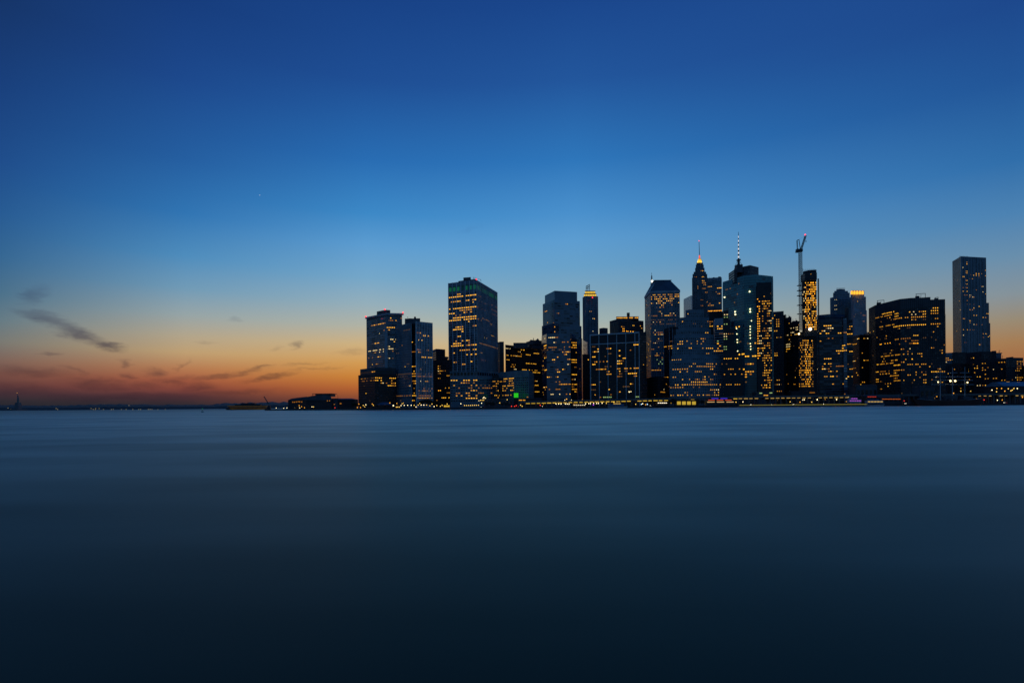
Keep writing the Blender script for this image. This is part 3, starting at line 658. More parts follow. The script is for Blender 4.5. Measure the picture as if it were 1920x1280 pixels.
F_[-3][0].rows([(804,325,350,.8),(800,418,430,1,0)]); F_[-3][1].rows([(804,418,432,1,0),(798,545,580,.95,0),(815,600,650,.9,0)])
F_[-4][0].rows([(754,340,368,.9,0),(768,340,368,.9,0)]); F_[-4][1].rows([(770,430,540,.7,1),(755,480,525,.4)])
F_[-5][1].rows([(668,515,525,1),(688,515,560,.9,0),(700,425,435,1,4)]); F_[-6][1].rows([(620,450,460,1,3),(612,560,600,.6)])
b.finish()
# art deco spire
b = Bld('spire_tower', 'art deco tower tapering to a gold lit pyramid with red light and long needle', Z4)
deco = surf('grey_limestone', (.15,.17,.19), .8)
sd = dict(bw=2.9, fh=3.5, ww=.42, wh=.55, rib=.5, ribw=1.2, rnd=.02, rowp=0, glass=(g_dark, g_mid), gw=(3,2), mixl=(3,5,3,1,0))
Y0 = 1020
for (xa, y, xb, dy) in ((443,302,553,0),(447,275,549,4),(455,260,541,8),(465,232,530,10),(470,210,524,12),(475,196,519,14)):
    xm = xa+(xb-xa)*.42
    fl = b.tier([(xa, y+2.5), (xm, y), (xb, y+2)], 1, Y0+dy, deco, sd, z0=GZ-1 if dy == 0 else b.z1-9)
    if dy == 0: fl[0].rows([(375,485,495,1,1),(360,485,495,1,1),(312,462,475,1,1)]); fl[1].rows([(320,515,525,1,0),(340,515,525,1,1),(408,535,545,1,1),(455,505,515,1,2),(495,510,515,1,2),(375,530,540,1),(355,530,540,1,1)])
    if y == 275: fl[1].rows([(285,495,540,.4,1),(295,510,520,1,0)]); fl[0].rows([(295,465,480,.8,2)])
    if y == 232: fl[1].rows([(242,495,525,.8,1),(255,500,525,.6)]); fl[0].rows([(242,470,490,.9)])
    if y == 210: fl[1].rows([(218,495,520,.7)])
gd = glow('gold_light', (1, .62, .06), 1.5)
pa = [b.P(x,196,1036).x for x in (482, 509)]; za, zb_ = b.P(495,196,1036).z, b.P(493,168,1036).z; xm = sum(pa)/2
q = MB(); q.frustum([(pa[0],1032),(pa[1],1032),(pa[1],1040),(pa[0],1040)], za, [(xm-2,1034.5),(xm+2,1034.5),(xm+2,1037.5),(xm-2,1037.5)], zb_-1, gd); b.m['gold_pyramid'] = q
for k in range(4): b.mb('pyramid_rib').tube((pa[0]+(pa[1]-pa[0])*k/3, 1031.6, za), (xm-1.6+3.2*k/3, 1034.2, zb_), .35, stone_d)
q = MB(); q.tube((xm,1036,zb_-1), (xm,1036,b.P(492,146,1036).z), 1.6, glow('red_lantern', (1,.12,.06), 1.1), r2=1.1); b.m['red_lantern'] = q
b.mb('needle').tube((xm,1036,b.P(492,148,1036).z), (xm-.6,1036,b.P(491,45,1036).z), .62, steel_d, r2=.38)
q = MB(); q.ball((xm-.6,1036,b.P(491,44,1036).z), .7, red_l); b.m['warning_light'] = q
b.finish()
b = Bld('office_tower', 'plain blue glass slab with horizontal stripes, directly behind the art deco spire', Z4)
f = b.tier([(550,306),(652,300)], 1, 1060, g_blue, dict(bw=2.8, fh=3.6, band=True, spand=1.1, ribm=stone, rnd=.02, rowp=0, glass=(g_mid, g_dark), gw=(1,1)), D=30)
f[0].rows([(364,557,578,1,1),(378,620,648,.9,0),(370,635,648,1,0),(418,620,635,1),(492,557,592,.95,1),(500,555,570,.8),(540,557,658,1,6)])
b.clutter(3,1); b.finish()
b = Bld('glass_tower', 'pale plain glass box left of the art deco spire', Z4)
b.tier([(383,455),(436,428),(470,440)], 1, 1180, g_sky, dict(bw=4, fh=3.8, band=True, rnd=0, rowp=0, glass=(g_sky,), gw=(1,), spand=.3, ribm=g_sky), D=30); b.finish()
b = Bld('office_tower', 'dark flat-topped tower with an orange strip under its roof, below the striped blue slab', Z4)
f = b.tier([(562,545),(664,541)], 1, 905, black, dict(bw=3, fh=3.7, rnd=.05, rowp=0, top=14, ww=.7), D=25)
f[0].rows([(610,565,590,.8,2),(650,570,595,.9,0),(712,575,592,.9,0),(726,575,592,.6)]); b.clutter(2,1); b.finish()
b = Bld('office_tower', 'narrow pale framed tower with dark window bands at the right of the stepped stone building', Z4)
f = b.tier([(594,610),(602,591),(660,589)], 1, 842, stone_l, dict(bw=3, fh=3.7, band=True, bandk=6, wh=.55, top=10, rnd=.03, rowp=0, glass=(g_dark, black), gw=(1,1)))
f[1].rows([(642,622,658,.9,0),(657,630,650,1,0),(700,640,650,.8,3),(745,622,632,1,5),(780,640,655,.8,1),(800,610,620,1,1),(815,612,650,1,1),(825,620,650,.9,1)]); b.finish()
# black jagged tower in front of the teal glass
b = Bld('office_tower', 'black stepped tower with column of greenish lights in front of the teal glass tower', Z5)
for k, (xa, y, xb) in enumerate(((57,577,92),(57,640,105),(57,705,128),(57,790,148),(57,852,160),(57,905,187))):
    f = b.tier([(xa,y),(xb,y-2)], 0, 792-k*2, black, dict(bw=2.8, fh=3.6, rnd=.03, rowp=0, ww=.6, glass=(g_dark, black), gw=(1,1)), D=22)
    if k == 0: f[0].rows([(600,65,78,1,4),(617,65,78,1,5)])
    if k == 1: f[0].rows([(668,65,78,1,5),(650,65,70,1,5)])
    if k == 2: f[0].rows([(708,65,78,1,5),(725,65,76,1,4),(745,65,78,1,4),(765,65,78,1,5)])
    if k == 3: f[0].rows([(800,65,82,1,5),(820,70,85,.8,5),(838,70,82,1,5)])
    if k == 4: f[0].rows([(855,72,85,1,4),(888,60,155,.85,0)])
    if k == 5: f[0].rows([(995,60,150,.5,1),(1075,85,165,.85,1),(1020,75,160,.3),(935,60,80,.5),(1110,60,80,.6),(965,70,180,.4,1)])
b.finish()
# teal glass tower
b = Bld('glass_tower', 'big teal glass tower with dark penthouse, below the striped broadcast mast', Z5)
f = b.tier([(53,386),(195,344),(275,336),(389,348)], 1, 832, g_teal, dict(bw=3, fh=3.8, band=True, bandk=2, wh=.8, spand=.35, ribm=steel_d, rnd=.008, rowp=0, glass=(g_teal, g_teal, g_mid), gw=(5,5,1), mixl=(3,4,4,4,1)))
f[0].rows([(404,130,160,.6,3),(525,135,160,.7,3),(690,145,165,.8,0),(430,60,110,.5,3),(790,155,175,.7,3),(879,65,195,.9,0),(975,180,230,.6,0)])
f[1].rows([(879,195,278,.95,0),(933,215,260,.8),(975,195,260,.7,1),(995,215,270,.8),(1048,205,215,1,3)])
f[2].rows([(395,330,350,1,1),(466,335,370,.9,0)])
zt = b.z1
b.tier([(130,296),(236,274),(293,288)], 1, 850, stone_d, dict(bw=4, fh=6, rnd=0, rowp=0, top=1, ww=.5, wh=.5), z0=zt-2, part='penthouse')
f = b.tier([(93,330),(130,304),(150,303)], 1, 846, stone_d, dict(bw=2, fh=3.4, top=1, bot=1, rnd=0, rowp=0, band=True, wh=.4, spand=.5), z0=zt-8, part='penthouse')
st_ = glow('corner_star', (1, .82, .42), 3.2)
for i, (x, y) in enumerate([(233,450),(237,567),(237,585),(245,645),(237,682),(237,700),(237,720),(237,740),(238,760),(238,797),(240,815),(240,834),(68,488),(138,585),(140,602),(148,697),(150,732),(152,770),(153,788),(155,846)]):
    Yw = 832 if x > 190 else 836
    fc = f0 = b.faces[1] if x > 195 else b.faces[0]
    u, z = fc.uz(*b.z(x, y)); p = fc.P(u, z, .7)
    q = MB(); q.ball(p, .72 if y not in (450, 585, 602, 567, 488) else 1.05, st_); b.m['corner_lamp_%d' % i] = q
b.finish()
# a reflection in the teal glass, built as a slim dark tower
b = Bld('apartment_tower', 'slim black orange windowed tower standing in for a reflection in the teal tower right half', Z5)
f = b.tier([(280,392),(378,386)], 1, 800, black, dict(bw=2.1, fh=3.5, ww=.75, wh=.5, rnd=.03, rowp=0, glass=(g_dark, black), gw=(1,1), mixl=(3,5,2,1,0)), D=24)
rr = random.Random(5)
for y in range(466, 1100, 14):
    f[0].rows([(y, 280, 297, .75, 6 if y < 900 else 1)] if y < 890 else [])
    if y > 505: f[0].rows([(y, 318, 362, .62), (y, 362, 378, .25 if y < 760 else .55)])
f[0].rows([(578,366,376,1,4),(640,366,376,1,4),(690,366,376,1,4),(718,366,376,1,4),(745,300,312,1,4),(770,300,312,1,4),(800,300,312,1,4),(860,300,312,1,4),(1115,300,330,1,5),(1115,350,376,1,5)])
b.finish()
# broadcast mast
mt = thing('broadcast_mast', 'tall thin broadcast mast banded dark and white on the teal tower penthouse', 'mast', (at(*(Z5[0]+160/Z5[2], 500), 862).x, 862, zt+10))
bx = mt.location.x; ys = [278, 240, 66]; zz = [at(Z5[0]+159/Z5[2], Z5[1]+y/Z5[2], 862).z for y in ys]
m = MB(); m.box((bx, 862, zz[0]-5), (9, 9, 12), stone_d); m.tube((bx,862,zz[0]), (bx,862,zz[1]), 2.2, steel_d, r2=1.6); m.box((bx, 862, zz[1]), (5, 5, 1.6), steel_d)
for s in (-1, 1): m.tube((bx+s*6, 862, zz[0]), (bx, 862, zz[1]+1), .25, steel_d)
m.build('mast_base', mt)
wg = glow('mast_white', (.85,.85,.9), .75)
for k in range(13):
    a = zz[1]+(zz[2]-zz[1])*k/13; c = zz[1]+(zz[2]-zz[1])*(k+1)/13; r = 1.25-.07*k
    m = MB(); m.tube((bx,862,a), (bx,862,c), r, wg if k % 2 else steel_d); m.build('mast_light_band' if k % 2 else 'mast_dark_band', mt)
m = MB(); m.tube((bx,862,zz[2]), (bx,862,zz[2]+3), .3, steel_d); m.build('mast_tip', mt)
# small dark towers right of teal
b = Bld('office_tower', 'dark stepped tower between the teal glass tower and the construction tower', Z5)
f = b.tier([(380,586),(460,579)], 1, 905, stone_d, dict(bw=3, fh=3.6, rnd=.04, rowp=0, ww=.5), D=30)
f[0].rows([(635,412,425,1,1),(650,412,425,1),(672,412,425,1,0),(688,412,425,1,0),(710,400,425,.9,0),(750,420,440,1),(840,400,420,.8),(860,400,415,.9,1),(880,400,428,.9,0),(1040,420,445,.8),(1065,405,445,.8)])
f = b.tier([(458,606),(475,602)], 1, 915, stone_d, blank=True, D=20, part='upper_block')
f = b.tier([(462,628),(512,619)], 1, 920, stone_d, dict(rnd=.04, rowp=0, bw=3), D=24, part='upper_block')
f[0].rows([(770,462,472,1),(790,480,505,.8,4),(800,480,505,.9,4),(820,480,500,.9,4),(830,480,500,.8,0)]); b.clutter(4,2); b.finish()
b = Bld('office_block', 'dark block with whitish lit windows just left of the construction tower', Z5, 'building')
f = b.tier([(505,656),(565,646)], 1, 890, black, dict(bw=2.6, fh=3.6, rnd=.05, rowp=0, ww=.55), D=26)
f[0].rows([(690,510,555,.7,4),(718,508,530,.9,4),(708,545,555,1,4),(735,512,555,.6),(790,480,500,1,4)]); b.clutter(4,2); b.finish()
# construction tower
b = Bld('unfinished_tower', 'tall unfinished tower glowing orange floor by floor, dark netted top', Z6)
f = b.tier([(85,352),(106,345),(186,343)], 1, 806, brown, dict(bw=1.75, fh=3.2, ww=.6, wh=.6, lh=.75, rnd=0, rowp=0, glass=(g_dark, black), gw=(1,1), top=3, mixl=(5,4,2,0,2,0,9)), D=26)
for y in range(352, 690, 12): f[1].rows([(y, 107, 186, .72)])
for y in range(400, 640, 24): f[0].rows([(y, 92, 104, .35, 4)])
b.tier([(78,316),(106,300),(189,296)], 1, 803, black, dict(bw=2.2, fh=3, top=0, bot=0, rnd=.01, rowp=0, wh=.3), y0=350, part='safety_netting')
b.tier([(92,290),(130,280),(186,276)], 1, 806, black, blank=True, y0=312, part='safety_netting')
for i in range(14): b.mb('rebar').tube(b.P(92+i*7,288,804), b.P(92+i*7,268+(i*5) % 11,804), .2, steel_d)
f = b.tier([(64,738),(106,734),(188,738)], 1, 800, brown, dict(bw=1.8, fh=3.25, ww=.58, wh=.58, lh=.7, rnd=0, rowp=0, glass=(g_dark, black), gw=(1,1), mixl=(5,5,2,0,1,0,7)), part='lower_wall')
for y in range(745, 1092, 12): f[1].rows([(y, 107, 142, .72), (y, 160, 188, .78), (y, 143, 160, .25)]); f[0].rows([(y, 66, 104, .42 if y < 960 else .5, 1)])
b.tier([(62,706),(106,700),(194,698)], 1, 797, black, blank=True, y0=734, part='netting_band')
q = MB(); q.ball(b.P(143,683,795), 2.0, glow('floodlight_glow', (1,.85,.6), 9)); b.m['floodlight'] = q
q = MB(); q.ball(b.P(66,716,795), 1.2, glow('floodlight_warm', (1,.75,.4), 5)); b.m['floodlight_lamp'] = q
b.finish()
def lattice(m, p, q, w, mat, r=.28, n=14, ax=Vector((0,1,0))):
    p, q = Vector(p), Vector(q); d = (q-p).normalized(); s = d.cross(ax).normalized()*w/2; g = ax.normalized()*w/2
    cs = [s+g, s-g, -s-g, -s+g]
    for c in cs: m.tube(p+c, q+c, r, mat, 5)
    for k in range(n):
        a, e = p+(q-p)*k/n, p+(q-p)*(k+1)/n
        for i in range(4):
            m.tube(a+cs[i], e+cs[(i+1) % 4], r*.7, mat, 4)
cr = thing('tower_crane', 'luffing tower crane with raised jib and red tip light beside the unfinished tower', 'crane', (at(Z6[0]+75/Z6[2], 700, 798).x, 798, GZ))
P6 = lambda x, y, Y=798: at(Z6[0]+x/Z6[2], Z6[1]+y/Z6[2], Y)
m = MB(); t0 = P6(75,150); lattice(m, (t0.x, 798, P6(75,690).z), t0, 3.2, steel_d, .34, 42); m.build('crane_mast', cr)
m = MB(); m.box((t0.x-1.5, 798, t0.z+1.2), (8.5, 4, 3.6), steel_d); m.box((t0.x-4.5, 798, t0.z-.6), (3.4, 3.6, 2.4), steel_d); m.build('crane_deck', cr)
m = MB(); lattice(m, P6(80,140), P6(112,42), 1.7, steel_d, .26, 14); m.build('jib', cr)
m = MB(); a = P6(54,74); m.tube(P6(58,140), a, .45, steel_d); m.tube(P6(76,140), P6(66,72), .45, steel_d); m.tube(a, P6(68,70), .4, steel_d); m.tube(P6(52,138), P6(50,76), .25, steel_d); m.tube(P6(68,70), P6(110,44), .08, steel_d); m.build('back_frame', cr)
m = MB(); m.ball(P6(109,37), 1.0, red_l); m.build('warning_light', cr)
m = MB(); m.tube(P6(113,46), P6(113,80), .07, steel_d); m.box(P6(114,82), (.9, .9, 1.4), steel_d); m.build('hook', cr)
for i, y in enumerate((385, 420, 455, 520, 580)):
    m = MB(); m.box(P6(72,y), (6.5, 4.4, .8), steel_d); m.build('mast_collar', cr)
ho = thing('hoist_mast', 'thin builders hoist mast standing right of the unfinished tower', 'mast', P6(198,900,800))
ho.location.z = GZ
m = MB(); lattice(m, (P6(198,500,800).x, 800, GZ), P6(198,337,800), 1.1, steel_d, .22, 60); m.build('mast_frame', ho)
for y in (420, 520, 640):
    m = MB(); m.tube(P6(198,y,800), P6(186,y+2,803), .2, steel_d); m.build('wall_tie', ho)
# striped slab right of the construction tower
b = Bld('office_tower', 'dark blue slab with horizontal window stripes and bright glass corner, right of the unfinished tower', Z6)
ss = dict(bw=2.7, fh=3.7, band=True, bandk=4, wh=.5, spand=.7, ribm=stone_d, rnd=.04, rowp=.04, glass=(g_dark, g_mid), gw=(2,1), mixl=(3,6,3,2,1))
f = b.tier([(178,618),(372,612)], 1, 812, stone_d, ss, D=30)
f[0].rows([(650,240,340,.3,4),(668,240,280,.95,0),(672,275,300,.9,4),(706,255,350,.8,0),(708,205,230,.8),(746,240,290,.5),(798,365,385,1,0),(822,370,385,1,0),(838,330,385,.97,0),(880,260,285,.95,0),(885,235,260,.7),(915,240,320,.6),(918,330,375,.8,3),(933,235,385,.8,2),(958,235,270,.8),(970,260,330,.6),(1000,240,260,.9),(1008,300,330,.7)])
f = b.tier([(370,609),(394,608)], 0, 810, g_blue, dict(ss, glass=(g_sky, g_blue, g_mid), gw=(2,3,2)), D=20, part='glass_corner')
f[0].rows([(800,370,394,.9,0),(822,370,394,.9,1),(838,370,394,.9,0)])
f = b.tier([(394,622),(434,619)], 1, 814, black, dict(ss, rnd=.06), D=24, part='dark_wing')
f[0].rows([(724,408,432,1,0),(838,410,436,1,0),(790,405,430,.8),(1008,410,430,.6),(955,420,450,.9)])
b.tier([(190,588),(280,580),(400,584)], 1, 840, g_blue, dict(ss, rnd=0, rowp=0), y0=640, part='penthouse')
b.mb('roof_fin').box((b.P(402,590,812).x, 815, b.P(402,590,812).z), (2.2, 6, 22), black)
b.finish()
# domed tower and lit crown tower
b = Bld('stone_tower', 'blue grey tower with rounded stepped top, left of the tower with the lit crown', Z6)
f = b.tier([(280,470),(318,460),(426,466)], 1, 1040, stone, dict(bw=3.4, fh=3.6, ww=.4, rnd=.006, rowp=0, rib=.3, ribw=1.2), D=30)
f[0].rows([(480,312,328,1,4),(521,312,328,1,4),(544,314,328,1,4)]); f[1].rows([(480,316,328,1,4),(521,314,328,1,4),(544,316,328,1,4)])
for (xa, y, xb, dy) in ((300,432,414,6),(308,420,402,9),(322,408,382,12)):
    b.tier([(xa,y+3),(xa+25,y),(xb,y+2)], 1, 1040+dy, stone, dict(bw=3, fh=3.6, rnd=0, rowp=0, ww=.4, top=2, bot=1), z0=b.z1-2, part='stepped_top')
for i in range(8): b.mb('roof_railing').tube(b.P(325+i*8,409,1050), b.P(325+i*8,402,1050), .2, steel_d)
b.mb('roof_railing').tube(b.P(325,404,1050), b.P(381,402,1050), .25, steel_d)
b.finish()
b = Bld('stone_tower', 'pale stone tower with row of glowing orange arches at its crown', Z6)
f = b.tier([(425,468),(445,455),(524,462)], 1, 985, stone_l, dict(bw=3.2, fh=3.6, ww=.4, wh=.55, rnd=.015, rowp=0, rib=.3, ribw=1.3, glass=(g_mid, g_dark, g_blind)), D=26)
b.tier([(420,450),(432,418),(513,420)], 1, 988, stone_l, dict(rnd=0, rowp=0, top=9), z0=b.z1-3, part='crown')
go = glow('arch_light', (1, .42, .03), 1.6)
for i in range(5):
    p = b.P(428+i*18.5,436,983); q = MB(); q.box(p, (3.1, 1.4, 4.6), go); q.tube(p+Vector((0,.65,2.3)), p+Vector((0,-.65,2.3)), 1.55, go, 12); b.m['arch_window_%d' % i] = q
f = b.tier([(434,560),(450,545),(530,555)], 1, 980, stone_l, dict(bw=3.2, fh=3.6, ww=.4, wh=.55, rnd=.02, rowp=0, rib=.3, ribw=1.3), D=28, part='lower_wall')
f[1].rows([(595,505,520,1,2),(628,505,515,1,2)])
b.finish()
b = Bld('office_block', 'dark low block in the gap left of the wide faceted black block', Z6, 'building')
f = b.tier([(424,733),(480,722),(556,None)], 1, 880, black, dict(bw=3, rnd=.05, rowp=0), D=30); f[0].rows([(790,440,465,.9,1),(895,440,450,1),(950,430,455,.9)]); f[1].rows([(905,530,540,1),(1045,500,515,1,1)])
b.tier([(515,722),(570,704)], 1, 872, black, dict(rnd=.02, rowp=0), D=24, part='side_wing'); b.clutter(4,2); b.finish()
# wide faceted black block
b = Bld('office_block', 'very wide black block with gently curved faceted front and long rows of yellow windows', Z7, 'building')
sw = dict(bw=2.5, fh=3.7, ww=.62, wh=.5, rnd=.03, rowp=0, glass=(g_dark, black, g_mid), gw=(5,4,1), mixl=(3,6,3,3,1), rib=.35, ribw=.35, spand=.3, ribm=black)
vs = [(117,473),(165,448),(195,440),(308,412),(350,402),(430,394),(516,391),(576,387)]
f = b.tier(vs, 4, 790, stone_d, dict(sw, top=14), D=36)
f[1].rows([(494,160,182,1,0),(540,160,195,.9,1),(895,162,188,.9,0),(958,162,188,1,0),(997,162,188,1,0),(1020,162,188,1,1)])
R7 = [(484,200,300,.6),(488,205,225,.9),(503,215,300,.75,0),(523,205,298,.9,1),(525,312,335,1,0),(545,312,350,1,1),(503,312,332,1,0),(550,205,300,.5),(573,200,300,.55,2),(608,200,300,.8,1),(606,308,330,1,0),(602,335,352,1,0),(636,200,222,.7,3),(700,205,250,.5),(740,200,280,.75,6),(738,310,350,.8,2),(697,315,350,.5),(780,288,300,1),(805,200,250,.5,3),(800,280,290,1),(830,210,300,.9,1),(826,312,350,1,1),(855,312,325,.9),(892,205,300,.85,1),(888,310,352,1,0),(930,312,350,.95,1),(938,205,270,.7,2),(952,312,325,1),(962,205,270,.8,1),(972,270,300,.9,1),(975,312,352,1,1),(1000,310,330,.9),(1018,310,352,1,1),(1022,205,215,1),(1038,235,290,.5),(1062,250,270,.6),(1083,200,212,1)]
f[2].rows(R7); f[3].rows([r for r in R7 if r[1] > 305])
R7b = [(453,340,350,1),(474,362,375,1,0),(465,370,490,.7,2),(492,415,420,1),(495,450,510,.6),(513,362,480,.5),(530,365,510,.8,1),(548,365,480,.4),(560,450,490,.4),(598,362,510,.97,0),(590,430,505,.9,0),(623,410,445,.8,3),(688,365,430,.8,2),(683,460,480,1,0),(710,390,480,.5,2),(725,455,500,.97,6),(728,430,455,.8),(816,365,510,.75,1),(860,390,450,.5),(865,365,375,1),(880,362,375,1),(883,400,510,.85,1),(905,365,510,.25),(925,368,380,1),(945,440,510,.3),(968,400,510,.45,1),(1015,365,480,.5,1),(1030,430,480,.5),(980,480,505,.8)]
f[4].rows(R7b); f[5].rows(R7b)
R7c = [(486,520,545,1,0),(507,518,545,1,0),(530,525,540,.9),(548,530,540,.8),(594,515,545,1,0),(685,525,545,.8,3),(800,525,540,.6),(882,520,545,1,1),(940,525,545,.6),(968,522,545,1,1),(1012,520,545,1,1),(1030,520,540,.9)]
f[6].rows(R7c)
f = b.tier([(576,407),(686,403)], 0, 786, stone_d, dict(sw, top=10), D=36)
f[0].rows([(462,555,630,.3,0),(482,555,625,.95,0),(474,600,630,.8,0),(502,555,648,.85,1),(526,555,575,1),(548,555,568,1),(548,590,640,.3),(590,555,655,.85,1),(680,568,600,.7),(705,580,630,.4,3),(768,590,605,1),(788,555,575,.6),(790,645,690,.7),(805,560,680,.5,1),(880,555,600,.8),(918,568,580,1),(940,558,665,.9,0),(942,670,690,1,1)])
b.tier([(690,515),(692,515)], 0, 785, stone_d, blank=True, D=30)
for (x0, x1, y0, y1) in ((468,540,360,388),(178,230,410,436),(610,636,388,405)):
    m = b.mb('window_cleaning_rig_%d' % x0); Yr = 800
    m.tube(b.P(x0,y1+8,Yr), b.P(x0+4,y0+6,Yr), .3, steel_d); m.tube(b.P(x1,y1+8,Yr), b.P(x1,y0,Yr), .3, steel_d); m.tube(b.P(x0,y0+5,Yr), b.P(x1,y0,Yr), .35, steel_d)
    m.tube(b.P((x0+x1)/2,y1+8,Yr), b.P((x0+x1)/2+4,y0+10,Yr), .25, steel_d); m.box(b.P(x0+12,y1,Yr), (4, 3, 3), steel_d)
b.finish()
# steel residential tower
b = Bld('apartment_tower', 'tall rippled steel tower with bright reflecting left face, rightmost and apart from the rest', Z8)
def ripple(p, q, amp, n):
    return None
steel_m = surf('matte_steel', (.145,.18,.225), .36, .15, metal=.8)
sr = dict(bw=2.9, fh=3.25, ww=.5, wh=.5, rib=.35, ribw=.9, rnd=.03, rowp=0, glass=(g_mid, g_dark, g_blue), gw=(3,3,2), mixl=(3,5,3,2,1), top=5)
f = b.tier([(184,120),(246,82),(434,92)], 1, 1000, steel_m, sr, styles=[dict(ww=.55, wh=.45, rnd=.004, glass=(g_mid, g_dark), gw=(1,1)), dict(rnd=.035)], D=30)
f[0].rows([(490,238,245,1),(640,215,245,.4)]); f[1].rows([(130,290,302,1,1),(168,252,262,1,4),(197,278,290,1,0),(208,278,290,1,0),(220,338,382,.9,0),(212,360,382,1,0),(240,380,390,1,3),(258,278,290,1,0),(256,310,330,.8),(295,278,290,1,0),(318,278,290,1,1),(344,290,305,1,0),(350,252,262,1,0),(378,278,290,.8),(403,305,330,.8,1),(304,412,425,1,4),(370,310,320,1,4),(365,418,430,1,1),(330,360,375,1,2),(440,280,340,.8,3),(457,372,384,1,0),(470,345,358,1,0),(482,315,330,1,1),(520,345,360,1,0),(556,255,290,.5,1),(578,305,315,1,1),(628,300,310,1,0),(638,318,350,.7,3),(668,245,270,.7),(710,228,240,1),(727,260,290,.6,2),(738,385,395,1),(785,215,228,1)])
A, C = Vector(b.last[0][1]), Vector(b.last[0][2]); d = (C-A).normalized(); n = Vector((d.y, -d.x)); L_ = (C-A).length
m = b.mb('rippled_cladding')      # folds of steel running up the front
nf = 8; zt = b.z1
for k in range(nf):
    u0 = L_*(k+.06)/nf; w_ = L_/nf*(.34 if k % 2 else .46); a_ = 1.5 if k % 2 else 1.0
    p = [A+d*u0, A+d*(u0+w_*.65)+n*a_, A+d*(u0+w_)]
    m.prism([tuple(q) for q in p], GZ, zt-(.5 if k % 2 else 4), steel_m)
f2 = b.tier([(434,430),(455,430.7)], 0, 1013, steel_m, dict(sr, rnd=.03), D=28, part='stepped_wing'); f2[0].rows([(478,418,432,1,1),(515,436,450,1,0),(550,420,432,1)])
f2 = b.tier([(455,582),(465,582.3)], 0, 1015, steel_m, dict(sr, rnd=.03), D=28, part='stepped_wing'); f2[0].rows([(672,432,460,.9,0),(710,440,452,1)])
for i in range(7): b.mb('roof_railing').box((A.x+i*2.6, A.y+3+i*.2, zt+.8), (.3,.3,1.8), steel_d)
b.finish()
# brick housing at the far right
b = Bld('apartment_block', 'dark brick housing block directly below the rippled steel tower', Z8, 'building')
sb = dict(bw=3.4, fh=3.4, ww=.45, wh=.45, rnd=.04, rowp=0, glass=(g_dark, g_mid), gw=(2,1), mixl=(3,5,2,2,1))
f = b.tier([(285,806),(400,795),(512,794)], 1, 880, brick, sb, D=25)
f[1].rows([(812,445,480,.8)]); f[0].rows([(815,275,290,1,0)])
b.tier([(478,791),(512,789)], 1, 876, brick, blank=True, D=14, part='upper_block'); b.tier([(512,812),(550,808)], 1, 884, stone, blank=True, D=18, part='side_wing')
b.clutter(3,2,2.5); b.finish()
b = Bld('apartment_block', 'long dark brick block with scattered windows behind the sailing ship', Z8, 'building')
f = b.tier([(340,862),(585,846)], 1, 850, brick, sb, D=24)
f[0].rows([(905,360,372,1,1),(915,360,372,1,0),(865,415,450,.7),(882,418,435,1,1),(876,535,580,.9,1),(910,410,430,.9,1),(920,540,555,.8),(938,412,428,1,1),(925,485,492,1,4),(968,415,440,.7,1),(985,372,384,1,0),(995,430,445,1,1),(993,498,505,1),(1003,560,575,1,1),(1022,540,550,1),(1035,560,580,1,1),(1042,372,388,1,4),(1053,410,430,.9)])
b.clutter(6,4,2.5); b.finish()
b = Bld('apartment_block', 'dark brick block with lit stair column, at the right edge of the picture', Z8, 'building')
f = b.tier([(585,840),(714,842)], 1, 835, brick, sb, D=24)
f[0].rows([(872,665,695,.9,1),(885,665,695,.8,1),(900,665,700,.9,2),(915,665,700,.9,2),(930,665,700,.7),(945,660,680,1,1),(985,685,705,1,1),(990,660,680,.8)])
b.tier([(588,840),(640,834)], 1, 845, brick, blank=True, D=14, part='upper_block')
b.tier([(714,908),(800,900)], 0, 830, brick, sb, D=20, part='side_wing')
b.clutter(4,3,2.5); b.finish()
b = Bld('office_block', 'small bluish block with warm windows in the gap left of the rippled steel tower', Z8, 'building')
f = b.tier([(128,806),(190,803)], 1, 960, stone, dict(bw=2.6, fh=3.4, rnd=.1, rowp=.2), D=24); f[0].rows([(840,140,178,.8,1),(852,140,178,.7,1),(864,140,178,.7),(878,140,175,.6)]); b.finish()
b = Bld('office_block', 'dark block behind the ship masts with one column of warm windows', Z8, 'building')
b.tier([(182,802),(292,None)], 0, 960, black, dict(sb, rnd=.03), D=24, part='rear_wall')
f = b.tier([(128,None),(345,885)], 1, 900, black, dict(sb, rnd=.02), D=24); f[0].rows([(885,215,228,1,1),(925,300,312,1,1),(945,305,315,1,0),(965,315,325,1,0)]); b.finish()

# ------------------------------------------------------------------ waterfront
LM = [(0,660,'low terminal'),(660,741,'cornice tower'),(741,812,'ribbed slate tower'),(812,845,'dark brown block'),(845,935,'green rimmed tower'),(935,1015,'pale grid block'),(1015,1100,'faceted blue tower'),
      (1100,1208,'black ribbed slab'),(1208,1262,'mansard roofed tower'),(1262,1355,'stepped stone building'),(1355,1450,'teal glass tower'),(1450,1500,'dark stepped tower'),(1500,1535,'unfinished orange tower'),
      (1535,1605,'dark blue slab'),(1605,1775,'wide black block'),(1775,1862,'rippled steel tower'),(1862,2100,'right edge brick block')]
ORD = ['first','second','third','fourth','fifth','sixth','seventh','eighth','ninth','tenth','eleventh','twelfth','thirteenth','fourteenth','fifteenth','sixteenth','seventeenth','eighteenth','nineteenth','twentieth']
def landmark(px):
    return next(n for a, c, n in LM if a <= px < c)
def copy_thing(src, loc, label, sc=None):
    r = src.copy(); COL.objects.link(r); r.location = loc; r['label'] = label
    if sc: r.scale = sc
    for ch in list(src.children):
        c = ch.copy(); COL.objects.link(c); c.parent = r
        for g in list(ch.children):
            d = g.copy(); COL.objects.link(d); d.parent = c
    return r

